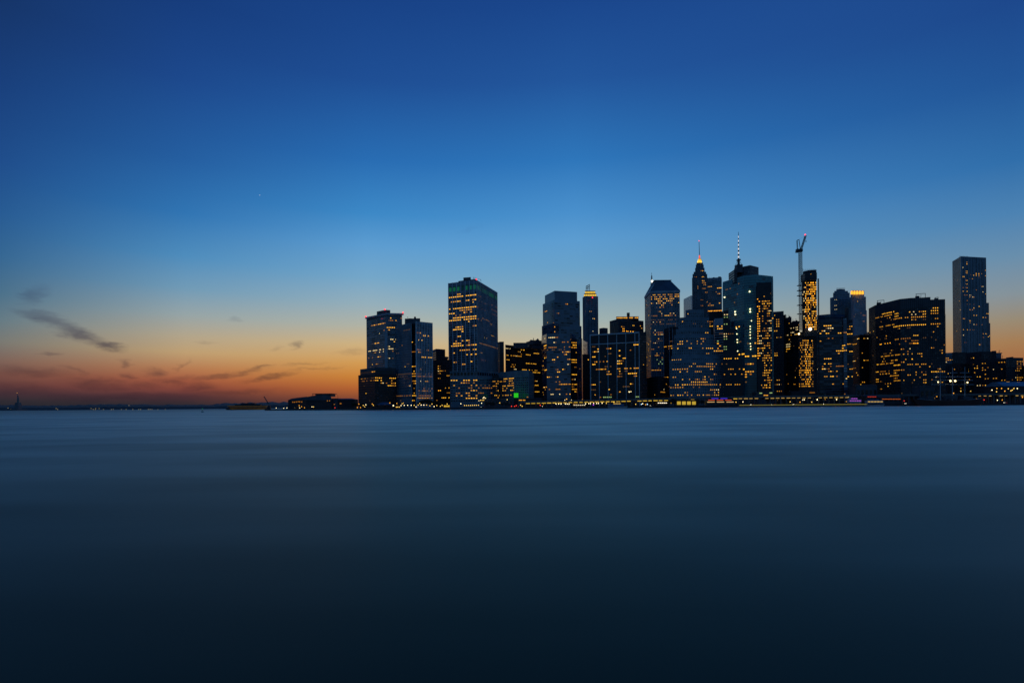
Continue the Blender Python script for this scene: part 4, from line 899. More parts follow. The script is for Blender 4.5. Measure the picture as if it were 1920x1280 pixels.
# street and promenade lamps : (x, y, tint)
LAMP_COL = {'white': ((1,.80,.42), 3.0), 'yellow': ((1,.60,.10), 1.9), 'orange': ((1,.40,.03), 1.9), 'red': ((1,.04,.02), 2.2), 'purple': ((.5,.06,1), 2.2), 'bluish': ((.5,.75,1), 2.5), 'green': ((.05,.8,.35), 1.2)}
LAMPS = [(673,757,'orange'),(681,759.7,'yellow'),(686,758.5,'white'),(684,762.3,'yellow'),(698,757,'orange'),(700,759.5,'yellow'),(737.5,760,'white'),(744,756,'orange'),(731,755,'orange'),(752,760,'white'),(754,756.5,'yellow'),(758,759.7,'white'),
 (764.4,759.5,'white'),(771,759.5,'white'),(776.5,759.5,'yellow'),(780,762.5,'white'),(787,756,'yellow'),(789.7,759,'white'),(794.7,759,'white'),(800,759,'yellow'),(784,759,'yellow'),(806,760.5,'yellow'),(810,757,'yellow'),(814,761.8,'white'),(819,760,'yellow'),(825.6,761.3,'yellow'),(829,759.5,'yellow'),(838.5,757,'yellow'),
 (743,762.8,'yellow'),(745.8,762.8,'yellow'),(748.6,762.8,'yellow'),(670,764,'orange'),(676,764,'orange'),
 (864,756.5,'white'),(871,759.7,'yellow'),(874.7,759.7,'yellow'),(878.5,759.7,'yellow'),(882,759.7,'yellow'),(885.7,759.6,'yellow'),(889.4,759.5,'yellow'),(893,759.4,'yellow'),(897,759.3,'yellow'),
 (901,750,'yellow'),(904,750,'yellow'),(907,750,'yellow'),(907.5,744.6,'white'),(903,755.5,'white'),(937,755,'yellow'),(951,749,'yellow'),(1013,759.5,'red'),(959,762,'red'),(965,761.5,'red'),(968,760,'red'),(976,759,'yellow'),(979,762,'yellow'),
 (1042.5,757,'white'),(1047.5,757,'white'),(1052,757,'white'),(1060,757,'white'),(1063.5,757,'white'),(1067,757,'white'),(1059,750,'white'),(1071.5,750,'white'),(1092.5,750.5,'yellow'),(1112.7,758.5,'purple'),(1098,756.5,'white'),
 (1104,756.3,'white'),(1107,756.2,'white'),(1113,755.8,'white'),(1118.7,756,'white'),(1122,756,'white'),(1129,755.5,'white'),(1137,755.8,'yellow'),(1153,756.4,'red'),(1151,753.8,'yellow'),(1192,757.5,'yellow'),(1202.7,757.5,'bluish'),(1205,756.5,'white'),(1210.6,758.3,'orange'),(1213.7,757.6,'bluish'),(1180,734.6,'white'),
 (1380,753.5,'yellow'),(1393,753,'white'),(1481.6,753,'yellow'),(1500,753.5,'orange'),(1505,749.3,'white'),(1508,749,'white'),(1532.6,748.8,'white'),(1568.6,748.6,'white'),(1522,753.5,'yellow'),
 (1652,747.6,'white'),(1695,751.3,'red'),(1747,738.6,'white'),(1756.5,743.2,'orange'),(1787,742.6,'orange'),(1801.5,733,'yellow'),(1820,733,'yellow'),(1788,737,'orange'),
 (1828,750,'green'),(1831,747.5,'orange'),(1845,749.4,'red'),(1870,750,'white'),(1879,749.5,'orange'),(1869,728,'orange'),(1868.5,734,'yellow'),(1878,728,'orange'),(1884,733,'orange'),(1890.5,728.5,'yellow'),(1895.5,732.3,'yellow'),(1901,728,'yellow'),(1907.5,728,'white'),(1898,731,'yellow'),(1917,744.5,'orange'),(1860,731,'white'),
 (532,765,'white'),(518,764.6,'white'),(538,764.4,'white'),(543,761,'orange'),(549,762.3,'orange'),(561,760,'orange'),(565.5,762,'orange'),(562,764.3,'white'),(552,764.2,'yellow'),(585,762.5,'white'),(588,762.5,'yellow'),(571,764,'orange'),(628,766,'red')]
lamp_src = {}; cnt = {}; tot = {}
for px, py, c in LAMPS: tot[landmark(px)] = tot.get(landmark(px), 0)+1
for px, py, c in sorted(LAMPS):
    big = (px, py) in ((737.5,760),(1747,738.6),(1532.6,748.8),(1568.6,748.6),(1652,747.6))
    Y = shoreY(px) + (9 if py > 752 else 34) if px > 535 else 950
    if 535 < px < 660: Y = shoreY(px) + 4
    top = at(px, py, Y); h = max(top.z - GZ, 1.2); lm = landmark(px); cnt[lm] = cnt.get(lm, 0)+1
    n_ = cnt[lm]; lab = f'{c} {"starlike " if big else ""}lamp on the waterfront below the {lm}, {ORD[n_-1] if n_ <= 20 else "number %d" % n_} from left'
    if px < 660: lab = f'{c} lamp by the low terminal at the left end of land, {ORD[cnt[lm]-1]} from left'
    if c not in lamp_src:
        t = thing('street_lamp', lab, 'lamp', (top.x, Y, GZ), 'lamps along the waterfront'); lamp_src[c] = t
        m = MB(); m.tube((top.x,Y,GZ),(top.x,Y,GZ+4.2), .13, steel_d, 6); m.tube((top.x,Y,GZ),(top.x,Y,GZ+.5), .25, steel_d, 6); m.build('post', t)
        m = MB(); m.ball((top.x,Y,GZ+4.6), .55, glow('lamp_'+c, *LAMP_COL[c]), 8, 6); m.build('lamp_head', t)
    else: t = copy_thing(lamp_src[c], (top.x, Y, GZ), lab)
    for ch in t.children:
        if ch.name.startswith('post'): ch.scale = (1, 1, h/4.6)
        else:
            ch.scale = (1.5,)*3 if big else (1, 1, 1); ch.location.z = h - 4.6*ch.scale[2]
# lights on the far shore
FAR = [(15,764.5),(20,768.5),(105,765.5),(108,771),(171,765.3),(179.5,765.5),(186,765.5),(175,769.5),(179,769.5),(194,769.6),(209,769.2),(212.5,769.2),(227.5,769.2),(236.5,769),(241.8,760),(249,769),(260,768.8),(263.6,768.8),(278,768.6),(281.5,768.5),(285,768.5),(296,768.4),(310,768.3),(398,767)]
src = None
for px, py in FAR:
    p = at(px, min(py, 767.2), 5100)
    lab = 'tiny pale lamp on the dark shore across the harbour'
    if src is None:
        t = src = thing('shore_lamp', lab, 'lamp', (p.x, 5100, 1), 'far lamps across the harbour')
        m = MB(); m.tube((p.x,5100,1),(p.x,5100,p.z), .4, steel_d, 5); m.build('post', t)
        m = MB(); m.ball((p.x,5100,p.z), 2.6, glow('far_lamp', (1,.75,.35), .55), 6, 4); m.build('lamp_head', t)
        z0s = p.z
    else:
        t = copy_thing(src, (p.x, 5100, 1), lab)
        for ch in t.children:
            if ch.name.startswith('lamp_head'): ch.location.z += p.z - z0s
            else: ch.scale = (1, 1, max((p.z-1)/(z0s-1), .05))
# trees
leafm = surf('dark_foliage', (.035, .05, .028), .9, .4, .5)
barkm = surf('bark', (.05, .04, .035), .9)
def make_tree(seed, h, w):
    rr = random.Random(seed); t = thing('tree', 'x', 'tree', (0, 0, 0), 'trees along the waterfront')
    m = MB(); m.tube((0,0,0), (.1,0,h*.45), .28, barkm, 6, r2=.16)
    lobes = []
    for k in range(8):
        a = rr.uniform(0, 6.28); r = rr.uniform(.1, .36)*w; q = Vector((math.cos(a)*r, math.sin(a)*r, h*rr.uniform(.48, .86)))
        m.tube((0,0,h*rr.uniform(.3,.44)), q, .12, barkm, 5, r2=.04); lobes.append((q, rr.uniform(.2, .34)*w))
    m.build('trunk', t)
    m = MB()
    for q, r in lobes:
        for _ in range(70):
            d = Vector((rr.gauss(0,1), rr.gauss(0,1), rr.gauss(0,.8))).normalized()*r*rr.uniform(.45, 1.08); c = q+d
            u = Vector((rr.gauss(0,1), rr.gauss(0,1), rr.gauss(0,1))).normalized(); v = u.orthogonal().normalized(); s = rr.uniform(.25, .5)
            m.quad(c-u*s, c-v*s*.7, c+u*s, c+v*s*.7, leafm)
    m.build('crown', t); return t
PRO = [make_tree(1, 9.5, 8), make_tree(2, 8, 6.5), make_tree(3, 11, 9)]
TREES = [(662,755,12),(666,753,14),(671,755.5,12),(677,756,10),(691,757,14),(706,757.5,16),(749,757,20),(762,756.5,22),(775,755,22),(786,753.5,22),(792,748,24),(798,746.5,24),(805,748,25),(812,750,25),(819,752,24),(826,753,24),(834,754,24),(841,754,22),
         (912,753,28),(919,752,28),(926,754,30),(941,755,30),(948,753,30),(955,756,20),(1240,753,8),(1256,748,10),(1260,746.5,9),(1265,747,9),(1268,749,12),(1306,748,14),(1311,751,8),(1318,749,16),(1352,746,30),(1366,744,34),(1440,741,34),(1452,740,36),(1466,741,34),(1478,742,36),(1544,738,36),(1556,737,36),(1568,738,36),(1604,740,40),(1652,737,40),(1664,736,40),(1678,737,40),(1712,738,40),(1860,736,40),(1880,737,30),(1897,737,30)]
cnt = {}; used = set()
for i, (px, py, dy) in enumerate(TREES):
    Y = shoreY(px)+dy; p = at(px, py, Y); h = max(p.z-GZ, 3); k = i % 3; lm = landmark(px); cnt[lm] = cnt.get(lm, 0)+1
    lab = f'dark bushy tree on the waterfront below the {lm}, {ORD[cnt[lm]-1]} from left'
    s = h/(9.5, 8, 11)[k]
    if k not in used:
        used.add(k); t = PRO[k]; t.location = (p.x, Y, GZ); t['label'] = lab
    else: t = copy_thing(PRO[k], (p.x, Y, GZ), lab)
    t.scale = (max(s, .75), max(s, .75), s); t.rotation_euler = (0, 0, i*1.7)

# elevated roadway with lit underside
va = thing('elevated_road', 'long elevated roadway on columns with glowing yellow panels for the lit space under its deck', 'viaduct', (at(1340, CY, 745).x, 745, GZ))
VZ = [(940,5.9),(985,7.3),(1100,8.4),(1200,9.3),(1300,10.4),(1400,11.3),(1540,11.5),(1700,11.6),(1940,11.7)]
def vz(px):
    for (a, za), (c, zc) in zip(VZ, VZ[1:]):
        if a <= px <= c: return za+(zc-za)*(px-a)/(c-a)
    return VZ[-1][1]
line = [(at(px, CY, shoreY(px)+24).x, shoreY(px)+24, vz(px), px) for px in range(975, 1945, 10)]
dk, pr = MB(), MB()
def slab(m, y0, y1, z0, z1, mat):
    for (xa, ya, za, _), (xb, yb, zb, _) in zip(line, line[1:]):
        A = [(xa,ya+y0,za+z0),(xb,yb+y0,zb+z0),(xb,yb+y1,zb+z0),(xa,ya+y1,za+z0)]; Bq = [(x,y,z+z1-z0) for x,y,z in A]
        m.quad(A[0],A[1],Bq[1],Bq[0],mat); m.quad(Bq[0],Bq[1],Bq[2],Bq[3],mat); m.quad(A[3],A[2],A[1],A[0],mat); m.quad(A[2],A[3],Bq[3],Bq[2],mat)
slab(dk, 0, 14, .9, 2.4, concrete); slab(pr, -.3, 0, 1.2, 3.3, concrete); slab(pr, 14, 14.3, 1.2, 3.3, concrete)
dk.build('deck', va); pr.build('parapet', va)
ulm = glow('lit_gap_glow', (1, .62, .06), .75); ulm2 = glow('lit_gap_glow_pale', (1, .62, .16), .48)  # glowing panels stand in for the lit background between columns
for (xa, ya, za, px), (xb, yb, zb, _) in zip(line, line[1:]):
    m = MB(); m.box((xa, ya+1.2, (GZ+za+.9)/2), (.8, .9, za+.9-GZ), concrete); m.box((xa, ya+12.5, (GZ+za+.9)/2), (.8, .9, za+.9-GZ), concrete); m.build('column', va)
    if px in (1185, 1255, 1265, 1425, 1525, 1595, 1605, 1615, 1625, 1635, 1645) or 1655 <= px <= 1825 or (px > 1300 and px < 1375) or px in (1865, 1895): continue
    m = MB(); m.box(((xa+xb)/2, (ya+yb)/2+3, (za+zb)/2+.1+random.uniform(-.12,.12)), ((xb-xa)*random.uniform(.6,.88), .3, random.uniform(.7,1.0)), ulm if px < 1380 else ulm2); m.build('under_deck_glow', va)

def part(parent, name, fn):
    m = MB(); fn(m); return m.build(name, parent)
def boxpx(m, x0, x1, y0, y1, Y, D, mat):
    A, C = at((x0+x1)/2, y0, Y), at((x0+x1)/2, y1, Y); xa, xb = at(x0, y0, Y).x, at(x1, y0, Y).x
    m.box(((xa+xb)/2, Y+D/2, (A.z+C.z)/2), (xb-xa, D, A.z-C.z), mat)
def hull(m, x0, x1, z1, Y, beam, mat, rake=3, sheer=.6):
    xa, xb = at(x0, CY, Y).x, at(x1, CY, Y).x; n = 14; rows = []
    for k in range(n+1):
        t = k/n; w = beam/2*min(1, 1.25*math.sin(math.pi*min(max(t, .03), .97))**.55); zt = z1+sheer*(2*t-1)**2*2
        x = xa+(xb-xa)*t; xl = xa+rake+(xb-xa-2*rake)*t
        rows.append([(x, Y+beam/2-w, zt), (xl, Y+beam/2-w*.8, -.4), (xl, Y+beam/2+w*.8, -.4), (x, Y+beam/2+w, zt)])
    for a, c in zip(rows, rows[1:]):
        m.quad(a[1],c[1],c[0],a[0],mat); m.quad(a[3],c[3],c[2],a[2],mat); m.quad(a[0],c[0],c[3],a[3],mat)
    m.quad(*rows[0], mat); m.quad(*reversed(rows[-1]), mat)
# low terminal building at the left end of the land
t = thing('ferry_terminal', 'low dark terminal building with sloping roof deck and rows of windows, left of the skyscrapers', 'building', (at(582,CY,905).x, 915, GZ))
part(t, 'wall', lambda m: (boxpx(m,540,622,749,766.5,905,34,brick)))
def arched_roof(m):
    pr = [(540,750),(546,747),(560,745),(578,743),(590,741.2),(604,740),(614,740.2),(620,742),(623,750)]; rm = surf('roof_metal', (.10,.10,.12), .6)
    a = [at(x, y, 904) for x, y in pr]; c = [p+Vector((p.x*.04, 36, 0)) for p in a]
    for k in range(len(a)-1): m.quad(a[k+1], a[k], c[k], c[k+1], rm)
    m.poly(list(reversed(a)), rm); m.poly(c, rm)
part(t, 'roof', arched_roof)
part(t, 'roof_terrace', lambda m: (boxpx(m,585,621,737.4,738.2,906,30,stone_d), boxpx(m,592,620,738.2,743,909,24,stone_d), [boxpx(m,x,x+.6,738.2,742,906.5,.5,steel_d) for x in range(586,621,5)]))
part(t, 'side_wing', lambda m: (boxpx(m,622,633,746.5,766.5,910,24,stone_d), boxpx(m,633,665,748.5,766.5,912,20,brick)))
part(t, 'wing_roof', lambda m: m.frustum([(at(632,CY,911).x,910),(at(667,CY,911).x,910),(at(667,CY,911).x,934),(at(632,CY,911).x,934)], at(650,749,911).z, [(at(634,CY,911).x,918),(at(655,CY,911).x,918),(at(655,CY,911).x,926),(at(634,CY,911).x,926)], at(650,746.5,911).z, stone_d))
part(t, 'roof_mast', lambda m: m.tube(at(633.5,747,912), at(633.5,740,912), .2, steel_d))
for x, y, w in [(548,752.8,1.6),(551,752.8,1.6),(554.5,752.4,1.6),(558,752,1.6),(561,752,1.6),(565,752.3,1.6)]+[(576,742.6,2.5),(580,742.2,2.5),(584,742.4,2.5),(601,741.7,2),(606,741.2,3),(619,745.3,2.6),(613,750.4,1.5),(617,750.3,1.5),(626,757,1.3),(637,755.5,3)]:
    part(t, 'lit_window', lambda m: boxpx(m,x,x+w,y,y+1.5,904.6 if y > 749 and x < 622 else 905.5 if x < 622 else 909.5,.6,gl[2] if y > 750 else gl[3] if y < 742 else gl[2]))
# passenger ferry out on the harbour
t = thing('passenger_ferry', 'long dark ferry with three yellow lit decks out in the harbour', 'ferry', (at(460,CY,1480).x, 1490, 0))
part(t, 'hull', lambda m: hull(m, 419, 503, 3.6, 1480, 20, steel_d, 5, .5))
part(t, 'superstructure', lambda m: (boxpx(m,428,498,760,766.4,1482,16,steel_d), boxpx(m,440,488,758,760,1484,12,steel_d)))
part(t, 'wheelhouse', lambda m: (boxpx(m,452,478,755.6,758,1486,9,steel_d), m.tube(at(465,756,1490), at(465,751.5,1490), .3, steel_d)))
fl_ = glow('ferry_deck_light', (1, .60, .08), .06)
for y, xa, xb in ((760.9,426,502),(763.6,430,500),(766.2,432,497)):
    for k in range(8):
        w = (xb-xa)/8; part(t, 'lit_window', lambda m: boxpx(m, xa+w*k+.3, xa+w*(k+1)-.3, y, y+.7, 1480.8, .6, fl_))
# derrick
t = thing('derrick_crane', 'slim derrick crane leaning left behind the lamp row near the ferry', 'crane', (at(503,CY,960).x, 962, -1))
part(t, 'jib', lambda m: lattice(m, at(503.5,757,960), at(495,743,960), 1.1, steel_d, .2, 10))
part(t, 'barge', lambda m: hull(m, 492, 534, 2.0, 955, 12, steel_d, 3, .2)); part(t, 'cab', lambda m: (m.box((at(504,CY,960).x,961,4.2),(5,4,4.6),steel_d), m.box((at(504,CY,960).x,961,7.4),(3,3,2),steel_d)))
# distant statue on a pedestal
t = thing('statue', 'faint far statue on stepped pedestal at the left edge across the harbour', 'statue', (at(34,CY,2800).x, 2800, 0))
sm = surf('hazed_verdigris', (.20,.21,.19), .8); x = t.location.x  # statue and pedestal tones raised towards the sky, haze put into their colour
part(t, 'pedestal', lambda m: (m.box((x,2800,6),(40,60,6),surf('hazed_granite',(.20,.17,.165))), m.frustum([(x-12,2788),(x+12,2788),(x+12,2812),(x-12,2812)],12,[(x-8,2792),(x+8,2792),(x+8,2808),(x-8,2808)],42,surf('hazed_granite',(.20,.17,.165)))))
part(t, 'figure', lambda m: (m.tube((x,2800,42),(x,2800,66),5.2,sm,10,r2=3.4), m.tube((x,2800,66),(x,2800,72),3.4,sm,10,r2=1.4), m.ball((x,2800,74.5),2.4,sm), m.tube((x-2.6,2800,69),(x-4.6,2800,86),1.2,sm,8,r2=.8), m.tube((x+2.6,2800,68),(x+3.4,2797,60),1.3,sm)))
part(t, 'torch', lambda m: (m.tube((x-4.6,2800,86),(x-4.7,2800,89),1.2,sm), m.ball((x-4.7,2800,90.5),1.5,glow('torch_glow',(1,.45,.08),.8))))
# buoy
bp_ = at(379.5, 770, 640); t = thing('buoy', 'small green harbour buoy floating left of the ferry', 'buoy', (bp_.x, 640, 0)); bgm = surf('buoy_green', (.03,.16,.08), .5)
part(t, 'float', lambda m: m.tube((bp_.x,640,-.5),(bp_.x,640,.7),1.3,bgm,12)); part(t, 'tower', lambda m: [m.tube((bp_.x+a,640+c,.7),(bp_.x,640,3.6),.12,bgm,5) for a, c in ((-.9,-.5),(.9,-.5),(0,.9))]); part(t, 'lamp_head', lambda m: m.ball((bp_.x,640,3.8),.4,glow('buoy_lamp',(.05,.6,.25),.5)))
# blue fabric canopy and kiosk
t = thing('canopy', 'dark blue peaked fabric canopy on the quay below the cornice tower', 'canopy', (at(719,CY,775).x, 780, GZ)); cb = surf('blue_canvas', (.04,.10,.17), .7)
part(t, 'roof', lambda m: m.frustum([(at(a,CY,772).x,y) for a, y in ((705,772),(734,772),(734,786),(705,786))], at(719,758.6,772).z, [(at(a,CY,772).x,y) for a, y in ((715,777),(723,777),(723,780),(715,780))], at(719,753.6,772).z, cb))
for x in (706,715,724,733): part(t, 'post', lambda m: boxpx(m,x,x+.6,758.6,764.8,772.4,.5,steel_d))
t = thing('kiosk', 'small yellow lit kiosk on the quay below the dark brown block', 'kiosk', (at(837,CY,768).x, 770, GZ))
part(t, 'wall', lambda m: boxpx(m,832,843,758.3,764.6,767,6,steel_d))
for k in range(4): part(t, 'lit_window', lambda m: boxpx(m,832.4+k*2.7,834.6+k*2.7,759.6,762.6,766.8,.3,glow('kiosk_light',(1,.6,.05),.75)))
part(t, 'roof', lambda m: boxpx(m,831,844,757.5,758.3,766,8,steel_d))
# glass pavilion with four yellow bays
t = thing('glass_pavilion', 'small glass pavilion with four bright yellow bays below the stepped stone building', 'pavilion', (at(1286,CY,732).x, 735, GZ))
part(t, 'wall', lambda m: boxpx(m,1267,1309,750.5,761,733,7,steel_d)); part(t, 'roof', lambda m: boxpx(m,1265,1311,748.9,750.5,731,12,steel_d))
for k in range(4): part(t, 'lit_window', lambda m: boxpx(m,1269.5+k*9.4,1276.4+k*9.4,752.2,758.4,732.8,.4,glow('pavilion_light',(1,.66,.06),(.5,.42,.6,.25)[k])))
for x in (1278,1287,1297,1308): part(t, 'column', lambda m: boxpx(m,x-.6,x+.2,750.5,761,732,.5,steel_d))
# boats
def boat(name, label, x0, x1, py_deck, Y, decks, hullm, hz=2.2, mast=True):
    t = thing(name, label, 'boat', (at((x0+x1)/2, CY, Y).x, Y+3, 0))
    part(t, 'hull', lambda m: hull(m, x0, x1, hz, Y, 8, hullm, 2, .3))
    for i, (a, c, y0, y1, mat, lm, nl, ly) in enumerate(decks):
        part(t, 'cabin', lambda m: boxpx(m, a, c, y0, y1, Y+1, 6, mat))
        if lm:
            for k in range(nl):
                w = (c-a)/nl; part(t, 'light_strip' if nl < 4 else 'lit_window', lambda m: boxpx(m, a+w*k+.25*w/2, a+w*(k+1)-.25*w/2, ly, ly+1.1, Y+.7, .4, lm))
    if mast: part(t, 'mast', lambda m: m.tube(at((x0+x1)/2, decks[-1][2], Y+4), at((x0+x1)/2, decks[-1][2]-4, Y+4), .15, steel_d))
    return t
bw_ = surf('boat_white', (.45,.47,.5), .5); bl_ = surf('boat_blue', (.06,.16,.30), .5)
wl_ = glow('boat_white_light', (1,.85,.55), 1.0); yl_ = glow('boat_yellow_light', (1,.6,.1), .8)
boat('tour_boat', 'low white boat with long warm lit cabin below the faceted blue tower', 1072, 1100, 759, 728, [(1075,1098,757.8,761,steel_d,wl_,6,758.6)], steel_d)
boat('tour_boat', 'blue and white boat moored below the black ribbed slab', 1140, 1178, 760, 722, [(1143,1170,757,761.4,bl_,None,0,0),(1150,1164,755.6,757,bw_,yl_,4,756)], bw_)
boat('tour_boat', 'small boat with a bright white lit cabin below the mansard roofed tower', 1231, 1253, 757, 716, [(1233,1251,753.4,759,steel_d,glow('boat_bright', (1,.85,.6), 2.0),5,754.6)], steel_d)
boat('passenger_ferry', 'ferry with blue, red and cream strips of light below the stepped stone building', 1322, 1380, 757, 706, [(1324,1378,751.6,759,steel_d,glow('strip_cream',(1,.62,.22),.8),3,752.8),(1326,1374,747.6,751.6,steel_d,glow('strip_red',(1,.12,.04),.7),3,749.3),(1332,1366,745,747.6,steel_d,glow('strip_blue',(.10,.05,1),.8),2,746.2)], steel_d, 2.0)
boat('tour_boat', 'small boat glowing purple beside the made-up pier', 1590, 1617, 752, 688, [(1593,1615,748.5,755,bw_,glow('purple_light',(.62,.10,.85),.7),5,750.5),(1596,1608,745.5,748.5,bw_,glow('purple_light',(.62,.10,.85),.7),3,746.3)], steel_d)
boat('passenger_ferry', 'pale ferry moored right of the purple boat with bright lamp at its stern', 1624, 1662, 754, 684, [(1627,1656,750.5,755.5,bw_,yl_,5,752.2),(1632,1648,748.2,750.5,bl_,None,0,0)], bw_)
# made-up floating pier whose glowing strip stands in for a boat's light trail
t = thing('boat_trail_pier', 'made-up low floating pier, its thin yellow green strip standing in for a boat light trail', 'pier', (at(1490,CY,690).x, 693, 0))
pa_, pb_ = at(1386, 759, 700), at(1626, 756, 686)
def pierbox(m, off, z0, z1, d, mat):
    a, c = Vector((pa_.x, pa_.y+off)), Vector((pb_.x, pb_.y+off)); n = Vector((0, d))
    m.prism([tuple(a), tuple(c), tuple(c+n), tuple(a+n)], z0, z1, mat)
part(t, 'deck', lambda m: pierbox(m, 0, -.3, 1.1, 5, concrete)); 
part(t, 'light_strip', lambda m: pierbox(m, -.12, 2.4, 2.95, .12, glow('boat_trail_glow', (.75,.62,.12), .33)))
part(t, 'railing', lambda m: [m.tube((pa_.x+(pb_.x-pa_.x)*k/40, pa_.y+(pb_.y-pa_.y)*k/40+.1, 1.1), (pa_.x+(pb_.x-pa_.x)*k/40, pa_.y+(pb_.y-pa_.y)*k/40+.1, 2.9), .07, steel_d, 5) for k in range(41)])
# low sheds on the quay
def shed(name, label, x0, x1, y0, Y, D, wall, roof, cat='building', pitch=2.0, lights=()):
    t = thing(name, label, cat, (at((x0+x1)/2, CY, Y).x, Y+D/2, GZ)); zt = at((x0+x1)/2, y0, Y).z; xa, xb = at(x0, CY, Y).x, at(x1, CY, Y).x
    part(t, 'wall', lambda m: m.prism([(xa,Y),(xb,Y),(xb,Y+D),(xa,Y+D)], GZ-.3, zt-pitch, wall))
    part(t, 'roof', lambda m: m.frustum([(xa-.8,Y-.8),(xb+.8,Y-.8),(xb+.8,Y+D+.8),(xa-.8,Y+D+.8)], zt-pitch, [(xa+.5,Y+D*.4),(xb-.5,Y+D*.4),(xb-.5,Y+D*.6),(xa+.5,Y+D*.6)], zt, roof))
    nb = max(2, int((xb-xa)/5))
    for k in range(nb): part(t, 'window', lambda m: m.box((xa+(xb-xa)*(k+.5)/nb, Y-.05, GZ+(zt-pitch-GZ)*.6), ((xb-xa)/nb*.55, .2, (zt-pitch-GZ)*.3), g_dark))
    for a, c, ya, yb, mat in lights: part(t, 'lit_window', lambda m: boxpx(m, a, c, ya, yb, Y-.3, .3, mat))
    return t
rs = glow('red_string', (1,.20,.02), .55)
shed('pier_shed', 'grey two storey shed behind the purple boat', 1606, 1645, 720.5, 760, 16, surf('shed_cladding', (.07,.085,.10)), roofm, pitch=1.2)
shed('pier_shed', 'low hall with a string of red orange lights below the wide black block', 1650, 1692, 742, 700, 14, steel_d, roofm, lights=[(1654+k*5, 1658.4+k*5, 747.4, 748.4, rs) for k in range(7)])
shed('pier_shed', 'small dark restaurant with a red sign right of the purple boat', 1620, 1645, 739.5, 706, 10, brick, roofm, lights=[(1627+k*4.2, 1630.4+k*4.2, 743, 744.2, glow('red_sign', (1,.07,.03), .5)) for k in range(4)])
shed('pier_shed', 'grey blue boxy shed left of the sailing ship masts', 1725, 1752, 723.5, 715, 14, surf('shed_cladding', (.07,.085,.10)), roofm, pitch=.8)
shed('market_hall', 'long market hall with pale blue sloping roof at the right edge', 1882, 1975, 715, 742, 30, brick, surf('pale_blue_roof', (.10,.22,.30), .6), pitch=6)
shed('quay_building', 'low dark quay building behind the trees below the green rimmed tower', 908, 962, 747.5, 792, 14, stone_d, roofm, pitch=.8)
shed('quay_building', 'low dark quay building with green tinted lobby lights below the orange windowed reflection tower', 1418, 1452, 734, 772, 12, stone_d, roofm, pitch=.8, lights=[(1424,1429,736,737.6,gl[5]),(1432,1440,740,742,gl[1]),(1443,1448,735.5,737,gl[5])])
shed('quay_building', 'low dark shed under the elevated roadway below the unfinished orange tower', 1484, 1530, 733, 780, 12, black, roofm, pitch=.6, lights=[(1518,1528,735.3,736.3,gl[2])])
for x0, x1, y0, lab in ((975,1016,748.6,'low yellow lit arcade beside the green glass box'),):
    shed('arcade', lab, x0, x1, y0-2.4, 772, 8, black, roofm, pitch=.6, lights=[(973,979,749.2,750.6,gl[1]),(980.5,985,749.2,750.6,gl[1])])
# three-masted sailing ship
Ys = 668
t = thing('sailing_ship', 'three masted sailing ship with dark red hull and lit rigging moored at the quay', 'ship', (at(1786,CY,Ys).x, Ys+6, 0))
rh = surf('red_hull', (.10,.035,.03), .6)
part(t, 'hull', lambda m: hull(m, 1716, 1850, 6.6, Ys, 12, rh, 7, 1.1))
part(t, 'white_stripe', lambda m: [m.tube((at(1722+k*8,CY,Ys).x, Ys+.2+ (1.6 if k in (0,15) else 0), 6.2+1.1*2*(2*k/15-1)**2), (at(1722+(k+1)*8,CY,Ys).x, Ys+.2+(1.6 if k in (14,) else 0), 6.2+1.1*2*(2*(k+1)/15-1)**2), .16, bw_, 5) for k in range(15)])
part(t, 'deckhouse', lambda m: (boxpx(m,1774,1796,741.5,748,Ys+4,5,stone_d), boxpx(m,1806,1822,742.5,748,Ys+4,5,stone_d), boxpx(m,1740,1752,742.5,748,Ys+4,5,stone_d)))
for x in (1763, 1786, 1809):
    mm = part(t, 'mast', lambda m: m.tube((at(x,CY,Ys+6).x, Ys+6, 5), at(x, 688, Ys+6), .5, bw_, 8, r2=.25))
    for y, w in ((699,9),(706.5,13),(713,15),(721,17)):
        a, c = at(x-w, y-.3, Ys+5.4), at(x+w, y-.3, Ys+5.4); part(mm, 'yard', lambda m: m.tube(a, c, .3, bw_, 6))
    part(mm, 'rigging', lambda m: [m.tube(at(x, 692+j*6, Ys+6), Vector((at(x+s*(9+j*2), 700, Ys+6).x, Ys+6+q, 7)), .07, steel_d, 4) for j in range(3) for s in (-1, 1) for q in (-4, 4)])
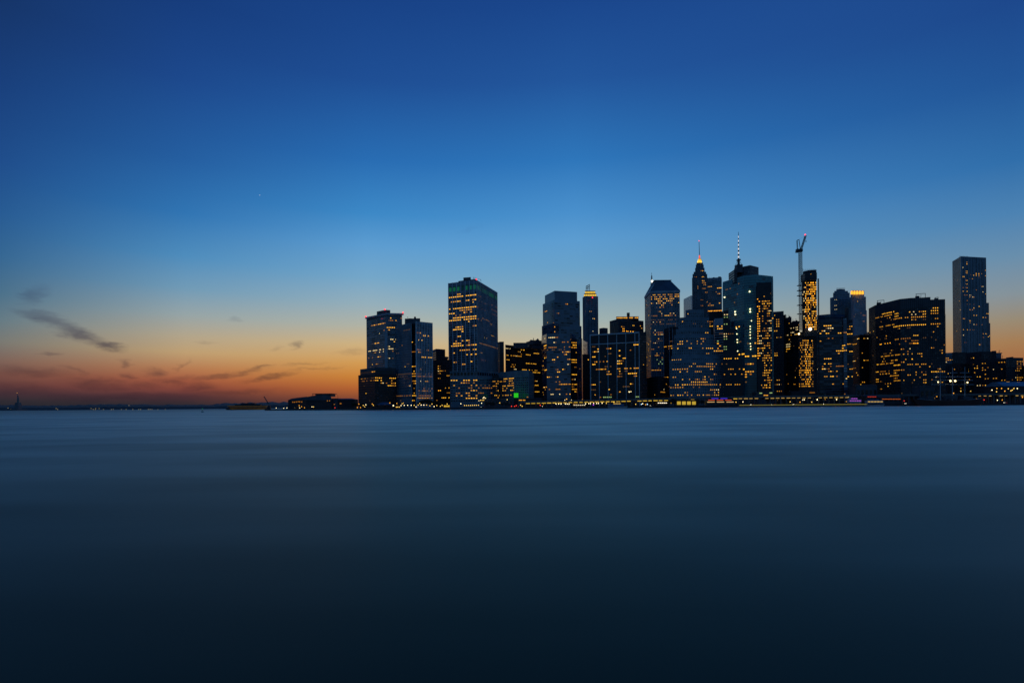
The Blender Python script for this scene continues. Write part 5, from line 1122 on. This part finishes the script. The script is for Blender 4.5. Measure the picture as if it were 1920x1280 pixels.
part(t, 'bowsprit', lambda m: m.tube((at(1848,CY,Ys+6).x, Ys+6, 8.6), (at(1862,CY,Ys+6).x, Ys+6, 11.5), .35, stone_d, 6, r2=.15))
for x, y, r in ((1759,716,.7),(1782,714,1.0),(1791,714,1.0),(1814,716.6,.75)):
    part(t, 'deck_light', lambda m: m.ball(at(x, y, Ys+4.5), r, glow('ship_floodlight', (1,.80,.36), 4)))
# cars on the waterfront street
carp = [surf('car_grey', (.12,.12,.13), .35), surf('car_dark', (.03,.03,.04), .35)]; tyre = surf('tyre', (.02,.02,.02), .8)
def make_car(paint, lab):
    t = thing('car', lab, 'car', (0,0,0), 'cars on the waterfront street')
    def body(m):
        m.prism([(-2.2,-.88),(2.2,-.88),(2.2,.88),(-2.2,.88)], .35, .85, paint); m.frustum([(-1.5,-.84),(1.4,-.84),(1.4,.84),(-1.5,.84)], .85, [(-1.0,-.7),(.7,-.7),(.7,.7),(-1.0,.7)], 1.42, g_dark)
    part(t, 'body', body)
    for x in (-1.4, 1.4):
        for y in (-.9, .9): part(t, 'wheel', lambda m: m.tube((x,y-.1,.33),(x,y+.1,.33),.33,tyre,10))
    for y in (-.6, .6):
        part(t, 'headlight', lambda m: m.ball((2.15,y,.68),.2,glow('headlight',(1,.9,.7),5),6,4)); part(t, 'tail_light', lambda m: m.ball((-2.15,y,.72),.18,glow('tail_light',(1,.03,.02),3),6,4))
    return t
cars = []
for i, (px, d, rz) in enumerate([(905,18,200),(969,12,150),(1020,14,200),(1085,16,170),(1160,14,190),(1222,15,200),(1410,12,210),(1450,13,160),(1490,12,200),(1548,13,170),(1700,12,200),(1840,16,160),(1885,15,200)]):
    lm = landmark(px); lab = f'{"grey" if i % 2 == 0 else "dark"} car on the waterfront street below the {lm}, {"left" if px % 2 else "near its middle"}'
    lab = f'{"grey" if i % 2 == 0 else "dark"} car on the waterfront street, {ORD[i]} of the cars from the left'
    Y = shoreY(px)+d; loc = (at(px, CY, Y).x, Y, GZ+.01)
    if i < 2: c = make_car(carp[i], lab); c.location = loc; cars.append(c)
    else: c = copy_thing(cars[i % 2], loc, lab)
    c.rotation_euler = (0, 0, R(rz))
